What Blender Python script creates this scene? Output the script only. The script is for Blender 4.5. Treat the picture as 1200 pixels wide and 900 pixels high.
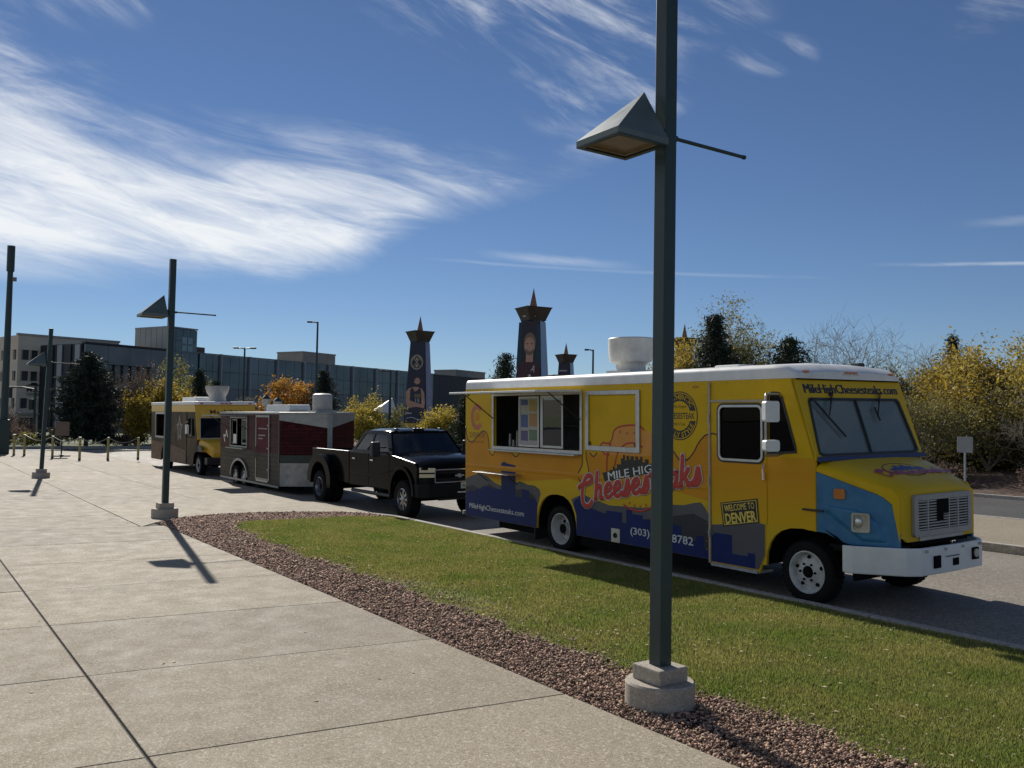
import bpy, bmesh, math, random
import numpy as np
from mathutils import Vector, Matrix
from mathutils.geometry import tessellate_polygon
for o in list(bpy.data.objects): bpy.data.objects.remove(o)
S = bpy.context.scene
COL = S.collection
R = math.radians
random.seed(7)

# ------------------------------------------------------------------ camera
HEAD = R(34.81); PITCH = math.atan(43/1050); ROLL = R(1.0); EYE = 2.2
def cam_setup():
    f = Vector((math.sin(HEAD)*math.cos(PITCH), math.cos(HEAD)*math.cos(PITCH), math.sin(PITCH)))
    r = Vector((math.cos(HEAD), -math.sin(HEAD), 0)); u = r.cross(f)
    c, s = math.cos(ROLL), math.sin(ROLL)
    r2 = c*r+s*u; u2 = c*u-s*r
    m = Matrix((r2, u2, -f)).transposed().to_4x4(); m.translation = (0, 0, EYE)
    cd = bpy.data.cameras.new('camera'); cd.sensor_width = 36; cd.lens = 1050/1200*36
    cd.clip_start = .1; cd.clip_end = 6000
    co = bpy.data.objects.new('camera', cd); COL.objects.link(co); co.matrix_world = m
    S.camera = co
cam_setup()

# ------------------------------------------------------------------ sky and sun
SUN_EL, SUN_AZ = R(34.0), R(9.6)
W = bpy.data.worlds.new('World'); S.world = W; W.use_nodes = True
def sky_setup():
    nt = W.node_tree; N = nt.nodes; L = nt.links; N.clear()
    def val(x):
        return x
    def math_(op, a, b=None, c=None, clamp=False):
        n = N.new('ShaderNodeMath'); n.operation = op; n.use_clamp = clamp
        for i, x in enumerate((a, b, c)):
            if x is None: continue
            if isinstance(x, (int, float)): n.inputs[i].default_value = x
            else: L.new(x, n.inputs[i])
        return n.outputs[0]
    def smooth(x, lo, hi):
        n = N.new('ShaderNodeMapRange'); n.interpolation_type = 'SMOOTHSTEP'
        L.new(x, n.inputs[0]); n.inputs[1].default_value = lo; n.inputs[2].default_value = hi
        return n.outputs[0]
    def comb(x, y, z=0.0):
        n = N.new('ShaderNodeCombineXYZ')
        for i, q in enumerate((x, y, z)):
            if isinstance(q, (int, float)): n.inputs[i].default_value = q
            else: L.new(q, n.inputs[i])
        return n.outputs[0]
    def noise(vec, scale, detail=6, rough=.55, dist=0.0):
        n = N.new('ShaderNodeTexNoise'); L.new(vec, n.inputs['Vector'])
        n.inputs['Scale'].default_value = scale; n.inputs['Detail'].default_value = detail
        n.inputs['Roughness'].default_value = rough; n.inputs['Distortion'].default_value = dist
        return n.outputs['Fac']
    def curve(x, pts, lo, hi):          # degrees in -> degrees out
        t = math_('DIVIDE', math_('ADD', x, 180.0), 360.0)
        n = N.new('ShaderNodeFloatCurve'); c = n.mapping.curves[0]
        q = [((a+180)/360, (e-lo)/(hi-lo)) for a, e in pts]
        c.points[0].location = q[0]; c.points[1].location = q[-1]
        for p in q[1:-1]: c.points.new(*p)
        for p in c.points: p.handle_type = 'VECTOR'
        n.mapping.update(); L.new(t, n.inputs['Value'])
        return math_('ADD', math_('MULTIPLY', n.outputs[0], hi-lo), lo)
    tc = N.new('ShaderNodeTexCoord')
    mp = N.new('ShaderNodeVectorRotate'); mp.rotation_type = 'Z_AXIS'; mp.inputs['Angle'].default_value = HEAD
    L.new(tc.outputs['Generated'], mp.inputs['Vector'])
    sp = N.new('ShaderNodeSeparateXYZ'); L.new(mp.outputs[0], sp.inputs[0])
    x, y, z = sp.outputs
    az = math_('MULTIPLY', math_('ARCTAN2', x, y), 57.2958)
    el = math_('MULTIPLY', math_('ARCSINE', z), 57.2958)
    warp = math_('MULTIPLY', math_('SUBTRACT', noise(comb(az, el), .09, 3), .5), 5.0)
    el2 = math_('ADD', el, warp)
    # big bank of cirrus
    up = curve(az, [(-180, 30), (-60, 33), (-29.7, 21.6), (-24, 18.6), (-18, 16.8), (-9, 16.2), (-2, 17.4), (4.0, 18.2), (9, 17.6), (14, 12), (180, 5)], 0, 40)
    lo = curve(az, [(-180, 12), (-60, 6), (-30, 7.9), (-14, 8.6), (-9.5, 9.8), (-5.4, 12.6), (1.0, 14.8), (5, 15.8), (9, 18.4), (180, 30)], 0, 40)
    st = comb(math_('MULTIPLY', az, .06), math_('ADD', math_('MULTIPLY', el, .33), math_('MULTIPLY', az, .05)))
    n1 = noise(st, 1.0, 12, .60, .8)
    st2 = comb(math_('MULTIPLY', az, .16), math_('ADD', math_('MULTIPLY', el, .9), math_('MULTIPLY', az, .2)))
    n2 = noise(st2, 1.0, 12, .66, .8)
    edge = math_('MULTIPLY', math_('SUBTRACT', n1, .5), 9.0)
    mu = smooth(math_('ADD', math_('SUBTRACT', up, el2), edge), -1.2, 3.8)
    ml = smooth(math_('ADD', math_('SUBTRACT', el, lo), math_('MULTIPLY', edge, .35)), -.8, 2.4)
    body = smooth(math_('ADD', math_('MULTIPLY', n1, .55), math_('MULTIPLY', n2, .45)), .30, .68)
    low = smooth(math_('SUBTRACT', 17.5, el), 0, 7.0)
    lowl = math_('MULTIPLY', low, smooth(math_('MULTIPLY', az, -1.0), 2.0, 22.0))
    dens = math_('ADD', math_('MULTIPLY', body, .80), math_('MULTIPLY', lowl, .42), clamp=True)
    bank = math_('MULTIPLY', math_('MULTIPLY', mu, ml), dens)
    # loose wisps
    fib = comb(math_('ADD', math_('MULTIPLY', az, .10), math_('MULTIPLY', el, .06)), math_('SUBTRACT', math_('MULTIPLY', el, .26), math_('MULTIPLY', az, -.10)))
    nf = math_('MULTIPLY', smooth(noise(fib, 1.8, 12, .62, .35), .42, .95), 1.1)
    def ell(a, e, ra, re, w):
        u = math_('DIVIDE', math_('SUBTRACT', az, a), ra); v = math_('DIVIDE', math_('SUBTRACT', el2, e), re)
        d = math_('ADD', math_('MULTIPLY', u, u), math_('MULTIPLY', v, v))
        return math_('MULTIPLY', smooth(math_('SUBTRACT', 1.0, d), 0, .8), w)
    tot = bank
    for a, e, ra, re, w in [(3, 25.8, 15, 5.0, 1.0), (6, 20.3, 6.5, 3.2, .8), (-27, 25.5, 9, 4, .7), (29.5, 22.6, 4.5, 1.4, .6), (16, 22, 3.2, 1.6, .5),                             (80, 24, 25, 6, .8), (120, 38, 45, 16, .95), (-120, 40, 45, 20, .95), (180, 28, 70, 20, .95), (-180, 28, 70, 20, .95), (30, 62, 60, 14, .8), (-90, 68, 60, 14, .8)]:  # clouds behind and overhead are out of view, added for neutral fill light
        tot = math_('MAXIMUM', tot, math_('MULTIPLY', ell(a, e, ra, re, w), nf))
    def trail(a0, a1, e0, sl, w, amt):      # an old contrail
        d = math_('SUBTRACT', math_('ADD', el, math_('MULTIPLY', math_('SUBTRACT', az, a0), sl)), e0)
        d = math_('ABSOLUTE', math_('ADD', d, math_('MULTIPLY', math_('SUBTRACT', n2, .5), w*1.2)))
        m = smooth(math_('SUBTRACT', w, d), 0, w)
        m = math_('MULTIPLY', m, math_('MULTIPLY', smooth(az, a0-3, a0+2), smooth(math_('MULTIPLY', az, -1.0), -a1-3, -a1+3)))
        return math_('MULTIPLY', m, math_('MULTIPLY', smooth(n1, .3, .6), amt))
    for t in [(-4, 18, 10.1, .05, .16, .14), (24, 60, 9.5, .05, .16, .34), (0, 6, 10.45, .08, .42, .35), (29, 33, 11.6, 0, .4, .3)]:
        tot = math_('MAXIMUM', tot, trail(*t))
    sky = N.new('ShaderNodeTexSky'); sky.sky_type = 'NISHITA'; sky.sun_disc = False
    sky.sun_elevation = SUN_EL; sky.sun_rotation = SUN_AZ
    sky.altitude = 1600; sky.air_density = 1.0; sky.dust_density = .05; sky.ozone_density = 1.0
    hs = N.new('ShaderNodeMixRGB'); hs.blend_type = 'MULTIPLY'; hs.inputs[0].default_value = 1.0; hs.inputs[2].default_value = (.455, .545, .685, 1)
    L.new(sky.outputs[0], hs.inputs[1])
    mx = N.new('ShaderNodeMixRGB'); L.new(math_('MULTIPLY', tot, .96, clamp=True), mx.inputs[0]); L.new(hs.outputs[0], mx.inputs[1])
    mx.inputs[2].default_value = (9.4, 9.7, 10.0, 1)
    bg = N.new('ShaderNodeBackground'); L.new(mx.outputs[0], bg.inputs['Color']); bg.inputs['Strength'].default_value = .09
    out = N.new('ShaderNodeOutputWorld'); L.new(bg.outputs[0], out.inputs['Surface'])
sky_setup()
sd = bpy.data.lights.new('sun', 'SUN'); sd.energy = 5.0; sd.angle = R(.55); sd.color = (1.0, .95, .87)
so = bpy.data.objects.new('sun', sd); COL.objects.link(so)
sdir = Vector((math.sin(SUN_AZ)*math.cos(SUN_EL), math.cos(SUN_AZ)*math.cos(SUN_EL), math.sin(SUN_EL)))
so.rotation_euler = sdir.to_track_quat('Z', 'Y').to_euler(); so.location = sdir*60
vs = S.view_settings; vs.view_transform = 'Standard'; vs.look = 'None'; vs.exposure = 0.08; vs.gamma = 1; vs.use_curve_mapping = False
S.render.engine = 'CYCLES'
S.cycles.max_bounces = 6; S.cycles.transparent_max_bounces = 12

# ------------------------------------------------------------------ materials
MATS = {}
def M(name, col, rough=.6, metal=0.0, var=.12, scale=6.0, bump=0.0, bscale=80.0, spec=.5, coat=0.0, island=0.0, objr=0.0, trans=0.0, col2=None, detail=5, dirt=None):
    if name in MATS: return MATS[name]
    m = bpy.data.materials.new(name); m.use_nodes = True; nt = m.node_tree; N, L = nt.nodes, nt.links
    b = N['Principled BSDF']
    c = (*col, 1); c2 = (*(col2 or [min(1, x*(1+var)) for x in col]), 1); c1 = (*(col if col2 else [x*(1-var) for x in col]), 1)
    tc = N.new('ShaderNodeTexCoord'); no = N.new('ShaderNodeTexNoise'); L.new(tc.outputs['Object'], no.inputs['Vector'])
    no.inputs['Scale'].default_value = scale; no.inputs['Detail'].default_value = detail; no.inputs['Roughness'].default_value = .6
    mr = N.new('ShaderNodeMapRange'); mr.inputs[1].default_value = .3; mr.inputs[2].default_value = .7
    L.new(no.outputs['Fac'], mr.inputs[0])
    mx = N.new('ShaderNodeMixRGB'); mx.inputs[1].default_value = c1; mx.inputs[2].default_value = c2; L.new(mr.outputs[0], mx.inputs[0])
    out = mx.outputs[0]
    if island or objr:
        if island: g = N.new('ShaderNodeNewGeometry'); src = g.outputs['Random Per Island']; amt = island
        else: g = N.new('ShaderNodeObjectInfo'); src = g.outputs['Random']; amt = objr
        k = N.new('ShaderNodeMapRange'); k.inputs[3].default_value = 1-amt; k.inputs[4].default_value = 1+amt; L.new(src, k.inputs[0])
        ml = N.new('ShaderNodeVectorMath'); ml.operation = 'SCALE'; L.new(out, ml.inputs[0]); L.new(k.outputs[0], ml.inputs['Scale'])
        out = ml.outputs[0]
    if dirt:      # splashed dust: (colour, strength, height over which it fades)
        sx = N.new('ShaderNodeSeparateXYZ'); L.new(tc.outputs['Object'], sx.inputs[0])
        d = N.new('ShaderNodeMapRange'); d.inputs[1].default_value = dirt[2]; d.inputs[2].default_value = .2; d.inputs[4].default_value = dirt[1]; L.new(sx.outputs[2], d.inputs[0])
        n2 = N.new('ShaderNodeTexNoise'); n2.inputs['Scale'].default_value = 5; n2.inputs['Detail'].default_value = 7; L.new(tc.outputs['Object'], n2.inputs['Vector'])
        mm = N.new('ShaderNodeMath'); mm.operation = 'MULTIPLY'; L.new(d.outputs[0], mm.inputs[0]); L.new(n2.outputs['Fac'], mm.inputs[1])
        dx = N.new('ShaderNodeMixRGB'); L.new(mm.outputs[0], dx.inputs[0]); L.new(out, dx.inputs[1]); dx.inputs[2].default_value = (*dirt[0], 1); out = dx.outputs[0]
    L.new(out, b.inputs['Base Color'])
    rr = N.new('ShaderNodeMapRange'); rr.inputs[3].default_value = max(0, rough-.07); rr.inputs[4].default_value = min(1, rough+.1)
    L.new(no.outputs['Fac'], rr.inputs[0]); L.new(rr.outputs[0], b.inputs['Roughness'])
    b.inputs['Metallic'].default_value = metal; b.inputs['Specular IOR Level'].default_value = spec; b.inputs['Coat Weight'].default_value = coat
    b.inputs['Coat Roughness'].default_value = .08
    if bump:
        n3 = N.new('ShaderNodeTexNoise'); n3.inputs['Scale'].default_value = bscale; n3.inputs['Detail'].default_value = 4; L.new(tc.outputs['Object'], n3.inputs['Vector'])
        bp = N.new('ShaderNodeBump'); bp.inputs['Strength'].default_value = min(1, bump*10); bp.inputs['Distance'].default_value = .02*bump*10
        L.new(n3.outputs['Fac'], bp.inputs['Height']); L.new(bp.outputs[0], b.inputs['Normal'])
    if trans:
        t = N.new('ShaderNodeBsdfTranslucent'); L.new(out, t.inputs['Color'])
        ms = N.new('ShaderNodeMixShader'); ms.inputs[0].default_value = trans
        L.new(b.outputs[0], ms.inputs[1]); L.new(t.outputs[0], ms.inputs[2]); L.new(ms.outputs[0], N['Material Output'].inputs['Surface'])
    MATS[name] = m; return m
def glass(name, tint=(.5, .55, .55), refl=.06, clear=.6, film_mix=0.0, ior=1.5):
    if name in MATS: return MATS[name]
    m = bpy.data.materials.new(name); m.use_nodes = True; N, L = m.node_tree.nodes, m.node_tree.links; N.clear()
    tr = N.new('ShaderNodeBsdfTransparent'); tr.inputs[0].default_value = (*[x*clear for x in tint], 1)
    gl = N.new('ShaderNodeBsdfGlossy'); gl.inputs['Roughness'].default_value = .015; gl.inputs['Color'].default_value = (.95, .97, 1, 1)
    no = N.new('ShaderNodeTexNoise'); no.inputs['Scale'].default_value = 1.3
    bp = N.new('ShaderNodeBump'); bp.inputs['Strength'].default_value = .04; bp.inputs['Distance'].default_value = .02
    tc = N.new('ShaderNodeTexCoord'); L.new(tc.outputs['Object'], no.inputs['Vector']); L.new(no.outputs['Fac'], bp.inputs['Height']); L.new(bp.outputs[0], gl.inputs['Normal'])
    fr = N.new('ShaderNodeFresnel'); fr.inputs['IOR'].default_value = ior
    ad = N.new('ShaderNodeMath'); ad.operation = 'ADD'; L.new(fr.outputs[0], ad.inputs[0]); ad.inputs[1].default_value = refl; ad.use_clamp = True
    mx = N.new('ShaderNodeMixShader'); L.new(ad.outputs[0], mx.inputs[0]); L.new(tr.outputs[0], mx.inputs[1]); L.new(gl.outputs[0], mx.inputs[2])
    if film_mix:      # even diffuse film that makes the pane paler
        df = N.new('ShaderNodeBsdfDiffuse'); df.inputs[0].default_value = (.50, .56, .50, 1); m2 = N.new('ShaderNodeMixShader'); m2.inputs[0].default_value = film_mix
        L.new(mx.outputs[0], m2.inputs[1]); L.new(df.outputs[0], m2.inputs[2]); mx = m2
    o = N.new('ShaderNodeOutputMaterial'); L.new(mx.outputs[0], o.inputs['Surface'])
    MATS[name] = m; return m

# ------------------------------------------------------------------ mesh helpers
def tag(o, label=None, cat=None, group=None, kind=None):
    if label: o['label'] = label
    if cat: o['category'] = cat
    if group: o['group'] = group
    if kind: o['kind'] = kind
    return o
def link(name, me, mat, parent=None, smooth=False, bevel=0.0, bseg=2, ang=35):
    o = bpy.data.objects.new(name, me); COL.objects.link(o)
    if mat: me.materials.append(mat)
    if parent: o.parent = parent
    if smooth is True:
        me.shade_smooth()
    elif smooth == 'auto':
        me.shade_smooth(); me.set_sharp_from_angle(angle=R(35))
    if bevel:
        b = o.modifiers.new('bevel', 'BEVEL'); b.width = bevel; b.segments = bseg; b.limit_method = 'ANGLE'; b.angle_limit = R(ang); b.harden_normals = False
    return o
def thing(name, label, cat, loc=(0, 0, 0), rz=0.0, group=None, rx=0.0, ry=0.0):
    o = bpy.data.objects.new(name, None); COL.objects.link(o); o.location = loc
    o.rotation_euler = (rx, ry, rz); o.empty_display_size = .3
    return tag(o, label, cat, group)
class MB:
    def __init__(s): s.v = []; s.f = []
    def add(s, vs, fs):
        n = len(s.v); s.v += [tuple(p) for p in vs]; s.f += [tuple(i+n for i in f) for f in fs]; return s
    def box(s, x0, x1, y0, y1, z0, z1):
        return s.add([(x, y, z) for z in (z0, z1) for y in (y0, y1) for x in (x0, x1)],
                     [(0, 2, 3, 1), (4, 5, 7, 6), (0, 1, 5, 4), (2, 6, 7, 3), (0, 4, 6, 2), (1, 3, 7, 5)])
    def cyl(s, p0, p1, r0, r1=None, n=12, caps=True):
        r1 = r0 if r1 is None else r1
        p0, p1 = Vector(p0), Vector(p1); d = (p1-p0).normalized(); a = d.orthogonal().normalized(); b = d.cross(a)
        vs = [p+(a*math.cos(2*math.pi*i/n)+b*math.sin(2*math.pi*i/n))*r for p, r in ((p0, r0), (p1, r1)) for i in range(n)]
        fs = [(i, (i+1) % n, n+(i+1) % n, n+i) for i in range(n)]
        if caps: fs += [tuple(range(n))[::-1], tuple(range(n, 2*n))]
        return s.add(vs, fs)
    def tube(s, pts, r, n=8, caps=True):
        pts = [Vector(p) for p in pts]; rings = []; prev = None
        for i, p in enumerate(pts):
            d = (pts[min(i+1, len(pts)-1)]-pts[max(i-1, 0)]).normalized()
            a = d.orthogonal().normalized() if prev is None else (prev-d*prev.dot(d)).normalized()
            prev = a; b = d.cross(a); rr = r[i] if isinstance(r, (list, tuple)) else r
            rings.append([p+(a*math.cos(2*math.pi*k/n)+b*math.sin(2*math.pi*k/n))*rr for k in range(n)])
        vs = [q for g in rings for q in g]
        fs = [(j*n+k, j*n+(k+1) % n, (j+1)*n+(k+1) % n, (j+1)*n+k) for j in range(len(pts)-1) for k in range(n)]
        if caps: fs += [tuple(range(n))[::-1], tuple(range((len(pts)-1)*n, len(pts)*n))]
        return s.add(vs, fs)
    def lathe(s, prof, c, n=20, axis='z'):
        vs = []
        for r, h in prof:
            for i in range(n):
                a = 2*math.pi*i/n; u, w = r*math.cos(a), r*math.sin(a)
                vs.append((c[0]+u, c[1]+w, c[2]+h) if axis == 'z' else (c[0]+u, c[1]+h, c[2]+w))
        fs = []
        for j in range(len(prof)-1):
            for i in range(n):
                q = (j*n+i, j*n+(i+1) % n, (j+1)*n+(i+1) % n, (j+1)*n+i)
                fs.append(q if axis == 'z' else q[::-1])
        return s.add(vs, fs)
    def prism(s, poly, fr, t0, t1):
        return s.plate(poly, [], fr, t0, t1)
    def plate(s, outer, holes, fr, t0, t1):
        o, U, V = Vector(fr[0]), Vector(fr[1]), Vector(fr[2]); Nn = U.cross(V)
        def area(p): return sum(p[i][0]*p[(i+1) % len(p)][1]-p[(i+1) % len(p)][0]*p[i][1] for i in range(len(p)))
        loops = [list(outer) if area(outer) > 0 else list(outer)[::-1]]+[list(h) if area(h) < 0 else list(h)[::-1] for h in holes]
        tri = tessellate_polygon([[Vector((a, b, 0)) for a, b in lp] for lp in loops])
        flat = [p for lp in loops for p in lp]; n = len(flat)
        vs = [o+U*a+V*b+Nn*t for t in (t0, t1) for a, b in flat]; fs = []
        for t in tri:
            p, q, r = [flat[i] for i in t]
            if (q[0]-p[0])*(r[1]-p[1])-(q[1]-p[1])*(r[0]-p[0]) < 0: t = (t[0], t[2], t[1])
            fs.append((t[0]+n, t[1]+n, t[2]+n)); fs.append((t[2], t[1], t[0]))
        k = 0
        for lp in loops:
            m = len(lp)
            for i in range(m): a, b = k+i, k+(i+1) % m; fs.append((a, b, b+n, a+n))
            k += m
        return s.add(vs, fs)
    def loft(s, secs, close_ends=True, closed=True):
        n = len(secs[0]); vs = [p for q in secs for p in q]; fs = []
        for j in range(len(secs)-1):
            for i in range(n if closed else n-1): fs.append((j*n+i, j*n+(i+1) % n, (j+1)*n+(i+1) % n, (j+1)*n+i))
        if close_ends: fs += [tuple(range(n))[::-1], tuple(range((len(secs)-1)*n, len(secs)*n))]
        return s.add(vs, fs)
    def build(s, name, mat, parent=None, smooth=False, bevel=0.0, bseg=2, fix=False, split=False):
        if split:          # one object for each loose piece
            par = list(range(len(s.v)))
            def find(a):
                while par[a] != a: par[a] = par[par[a]]; a = par[a]
                return a
            for f in s.f:
                for q in f[1:]: par[find(q)] = find(f[0])
            grp = {}
            for f in s.f: grp.setdefault(find(f[0]), []).append(f)
            for fs in grp.values():
                ids = sorted({i for f in fs for i in f}); mp = {a: i for i, a in enumerate(ids)}; m = MB(); m.v = [s.v[i] for i in ids]; m.f = [tuple(mp[i] for i in f) for f in fs]
                o = m.build(name, mat, parent, smooth, bevel, bseg, fix)
            return o
        me = bpy.data.meshes.new(name); me.from_pydata(s.v, [], s.f); me.update()
        if fix:
            b = bmesh.new(); b.from_mesh(me); bmesh.ops.remove_doubles(b, verts=b.verts, dist=1e-5); bmesh.ops.recalc_face_normals(b, faces=b.faces); b.to_mesh(me); b.free()
        return link(name, me, mat, parent, smooth, bevel, bseg)
def np_mesh(name, v, f, mat, parent=None, smooth=False):
    me = bpy.data.meshes.new(name); v = np.asarray(v, np.float32); f = np.asarray(f, np.int32); k = f.shape[1]
    me.vertices.add(len(v)); me.vertices.foreach_set('co', v.ravel())
    me.loops.add(f.size); me.loops.foreach_set('vertex_index', f.ravel())
    me.polygons.add(len(f)); me.polygons.foreach_set('loop_start', np.arange(0, f.size, k, dtype=np.int32))
    me.update(calc_edges=True); me.validate()
    return link(name, me, mat, parent, smooth)
def rrect(x0, z0, x1, z1, r, n=5):
    p = []
    for cx, cz, a0 in ((x1-r, z0+r, -90), (x1-r, z1-r, 0), (x0+r, z1-r, 90), (x0+r, z0+r, 180)):
        for i in range(n+1): a = R(a0+90*i/n); p.append((cx+r*math.cos(a), cz+r*math.sin(a)))
    return p
def circle(cx, cz, r, n=28, rz=None): return [(cx+r*math.cos(2*math.pi*i/n), cz+(rz or r)*math.sin(2*math.pi*i/n)) for i in range(n)]
def arc(cx, cz, r, a0, a1, n=14, rz=None): return [(cx+r*math.cos(R(a0+(a1-a0)*i/n)), cz+(rz or r)*math.sin(R(a0+(a1-a0)*i/n))) for i in range(n+1)]
def plate(name, outer, holes, fr, t0, t1, mat, parent, bevel=0.0): return MB().plate(outer, holes, fr, t0, t1).build(name, mat, parent, bevel=bevel)
def spline(pts, n=6):       # smooth open curve through points
    P = [pts[0]]+list(pts)+[pts[-1]]; o = []
    for i in range(1, len(P)-2):
        a, b, c, d = [np.array(q, float) for q in P[i-1:i+3]]
        for k in range(n):
            t = k/n; o.append(tuple(.5*((2*b)+(c-a)*t+(2*a-5*b+4*c-d)*t*t+(3*b-a-3*c+d)*t**3)))
    o.append(tuple(pts[-1])); return o
def strokes(name, paths, r, fr, n0, flat, mat, parent):     # painted strokes: flattened rounded ribbons on a panel
    o, U, V = Vector(fr[0]), Vector(fr[1]), Vector(fr[2]); Nn = U.cross(V); mb = MB()
    for p in paths:
        t = MB(); t.tube([(a, b, 0) for a, b in p], r, 8)
        for q in (p[0], p[-1]): t.lathe([(0, -r), (r*.7, -r*.7), (r, 0), (r*.7, r*.7), (0, r)], (q[0], q[1], 0), 10)
        mb.add([o+U*a+V*b+Nn*(n0+c/r*flat) for a, b, c in t.v], t.f)
    return mb.build(name, mat, parent, smooth=True)
def stroke_each(name, paths, *a):
    for p in paths: strokes(name, [p], *a)
TEXTS = []
def text(name, s, fr, box, n0, mat, parent, thick=.002, bold=0.0, rot=0.0, shear=0.0, arcr=None, dbl=0.0):
    if dbl: text(name, s, fr, (box[0]+dbl, *box[1:]), n0+.0004, mat, parent, thick, bold, rot, shear, arcr)
    cu = bpy.data.curves.new(name+'_c', 'FONT'); cu.body = s; cu.resolution_u = 2; cu.offset = bold; cu.shear = shear
    o = bpy.data.objects.new(name+'_c', cu); COL.objects.link(o)
    TEXTS.append((o, name, fr, box, n0, mat, parent, thick, rot, arcr))
def finish_texts():
    bpy.context.view_layer.update(); dg = bpy.context.evaluated_depsgraph_get()
    for o, name, fr, box, n0, mat, parent, thick, rot, arcr in TEXTS:
        me = bpy.data.meshes.new_from_object(o.evaluated_get(dg)); co = np.empty(len(me.vertices)*3); me.vertices.foreach_get('co', co); co = co.reshape(-1, 3)
        mn, mxx = co.min(0), co.max(0); u = (co[:, 0]-mn[0])/(mxx[0]-mn[0]); w = (co[:, 1]-mn[1])/(mxx[1]-mn[1])
        og, U, V = [np.array(q, float) for q in fr]; Nn = np.cross(U, V)
        if arcr:      # box = (cx, cz, height, ang0, ang1); the text bends round the centre
            cx, cz, hgt, a0, a1 = box; a = np.radians(a0+(a1-a0)*u); rr = arcr+(w*hgt if a1 < a0 else -w*hgt)
            if a1 > a0: rr = arcr+hgt-w*hgt
            p2 = np.stack([cx+rr*np.cos(a), cz+rr*np.sin(a)], 1)
        else:
            x0, z0, x1, z1 = box; p2 = np.stack([x0+u*(x1-x0), z0+w*(z1-z0)], 1)
            c = np.array([(x0+x1)/2, (z0+z1)/2]); ca, sa = math.cos(rot), math.sin(rot); q = p2-c
            p2 = c+np.stack([q[:, 0]*ca-q[:, 1]*sa, q[:, 0]*sa+q[:, 1]*ca], 1)
        p3 = og+p2[:, :1]*U+p2[:, 1:]*V+Nn*n0
        me.vertices.foreach_set('co', p3.astype(np.float32).ravel()); me.update(); me.materials.clear()
        link(name, me, mat, parent); cu = o.data; bpy.data.objects.remove(o); bpy.data.curves.remove(cu)
SIDE = ((0, 0, 0), (1, 0, 0), (0, 0, 1))
# ------------------------------------------------------------------ ground, road, plaza
def speckle(name, base, dark, light, scale=140.0, big=.35, rough=.85, objr=.05, stain=.25, sheen=.3):
    if name in MATS: return MATS[name]
    m = bpy.data.materials.new(name); m.use_nodes = True; N, L = m.node_tree.nodes, m.node_tree.links; b = N['Principled BSDF']
    g = N.new('ShaderNodeNewGeometry'); pos = g.outputs['Position']
    def noise(sc, det=3, ro=.6):
        n = N.new('ShaderNodeTexNoise'); n.inputs['Scale'].default_value = sc; n.inputs['Detail'].default_value = det; n.inputs['Roughness'].default_value = ro; L.new(pos, n.inputs['Vector']); return n.outputs['Fac']
    def rng(x, a, c, lo=0.0, hi=1.0):
        r = N.new('ShaderNodeMapRange'); r.inputs[1].default_value = a; r.inputs[2].default_value = c; r.inputs[3].default_value = lo; r.inputs[4].default_value = hi; L.new(x, r.inputs[0]); return r.outputs[0]
    def mix(f, a, c, t='MIX'):
        x = N.new('ShaderNodeMixRGB'); x.blend_type = t; L.new(f, x.inputs[0])
        for i, q in ((1, a), (2, c)):
            if isinstance(q, tuple): x.inputs[i].default_value = (*q, 1)
            else: L.new(q, x.inputs[i])
        return x.outputs[0]
    c = mix(rng(noise(big, 6), .35, .68), base, tuple(x*(1-stain) for x in base))
    c = mix(rng(noise(2.7, 6, .7), .45, .75, 0, .45), c, tuple(x*.78 for x in base))
    v = N.new('ShaderNodeTexVoronoi'); v.inputs['Scale'].default_value = scale; L.new(pos, v.inputs['Vector'])
    sp = N.new('ShaderNodeSeparateColor'); L.new(v.outputs['Color'], sp.inputs[0])
    c = mix(rng(sp.outputs[0], .72, .9, 0, .75), c, light)
    c = mix(rng(sp.outputs[1], .7, .9, 0, .65), c, dark)
    v3 = N.new('ShaderNodeTexVoronoi'); v3.inputs['Scale'].default_value = scale*.38; L.new(pos, v3.inputs['Vector']); s3 = N.new('ShaderNodeSeparateColor'); L.new(v3.outputs['Color'], s3.inputs[0])
    c = mix(rng(s3.outputs[0], .90, .97, 0, .55), c, light); c = mix(rng(s3.outputs[1], .90, .97, 0, .5), c, dark)
    v2 = N.new('ShaderNodeTexVoronoi'); v2.inputs['Scale'].default_value = 2.3; L.new(pos, v2.inputs['Vector'])      # gum and oil spots
    s2 = N.new('ShaderNodeSeparateColor'); L.new(v2.outputs['Color'], s2.inputs[0]); sm = N.new('ShaderNodeMath'); sm.operation = 'MULTIPLY'
    L.new(rng(v2.outputs['Distance'], .10, .03), sm.inputs[0]); L.new(rng(s2.outputs[0], .62, .75, 0, .5), sm.inputs[1])
    c = mix(sm.outputs[0], c, tuple(x*.45 for x in base))
    o = N.new('ShaderNodeObjectInfo'); k = rng(o.outputs['Random'], 0, 1, 1-objr, 1+objr)
    ml = N.new('ShaderNodeVectorMath'); ml.operation = 'SCALE'; L.new(c, ml.inputs[0]); L.new(k, ml.inputs['Scale'])
    L.new(ml.outputs[0], b.inputs['Base Color']); L.new(rng(noise(3, 4), .3, .7, rough-.1, rough+.05), b.inputs['Roughness'])
    b.inputs['Specular IOR Level'].default_value = sheen
    bp = N.new('ShaderNodeBump'); bp.inputs['Strength'].default_value = .35; bp.inputs['Distance'].default_value = .004
    L.new(noise(scale*.9, 4, .7), bp.inputs['Height']); L.new(bp.outputs[0], b.inputs['Normal'])
    MATS[name] = m; return m
m_slab = speckle('concrete_slab', (.305, .258, .182), (.14, .11, .075), (.52, .46, .36), objr=.11, stain=.22)
m_conc = speckle('concrete', (.36, .33, .29), (.2, .18, .15), (.5, .47, .42), 90)
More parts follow.
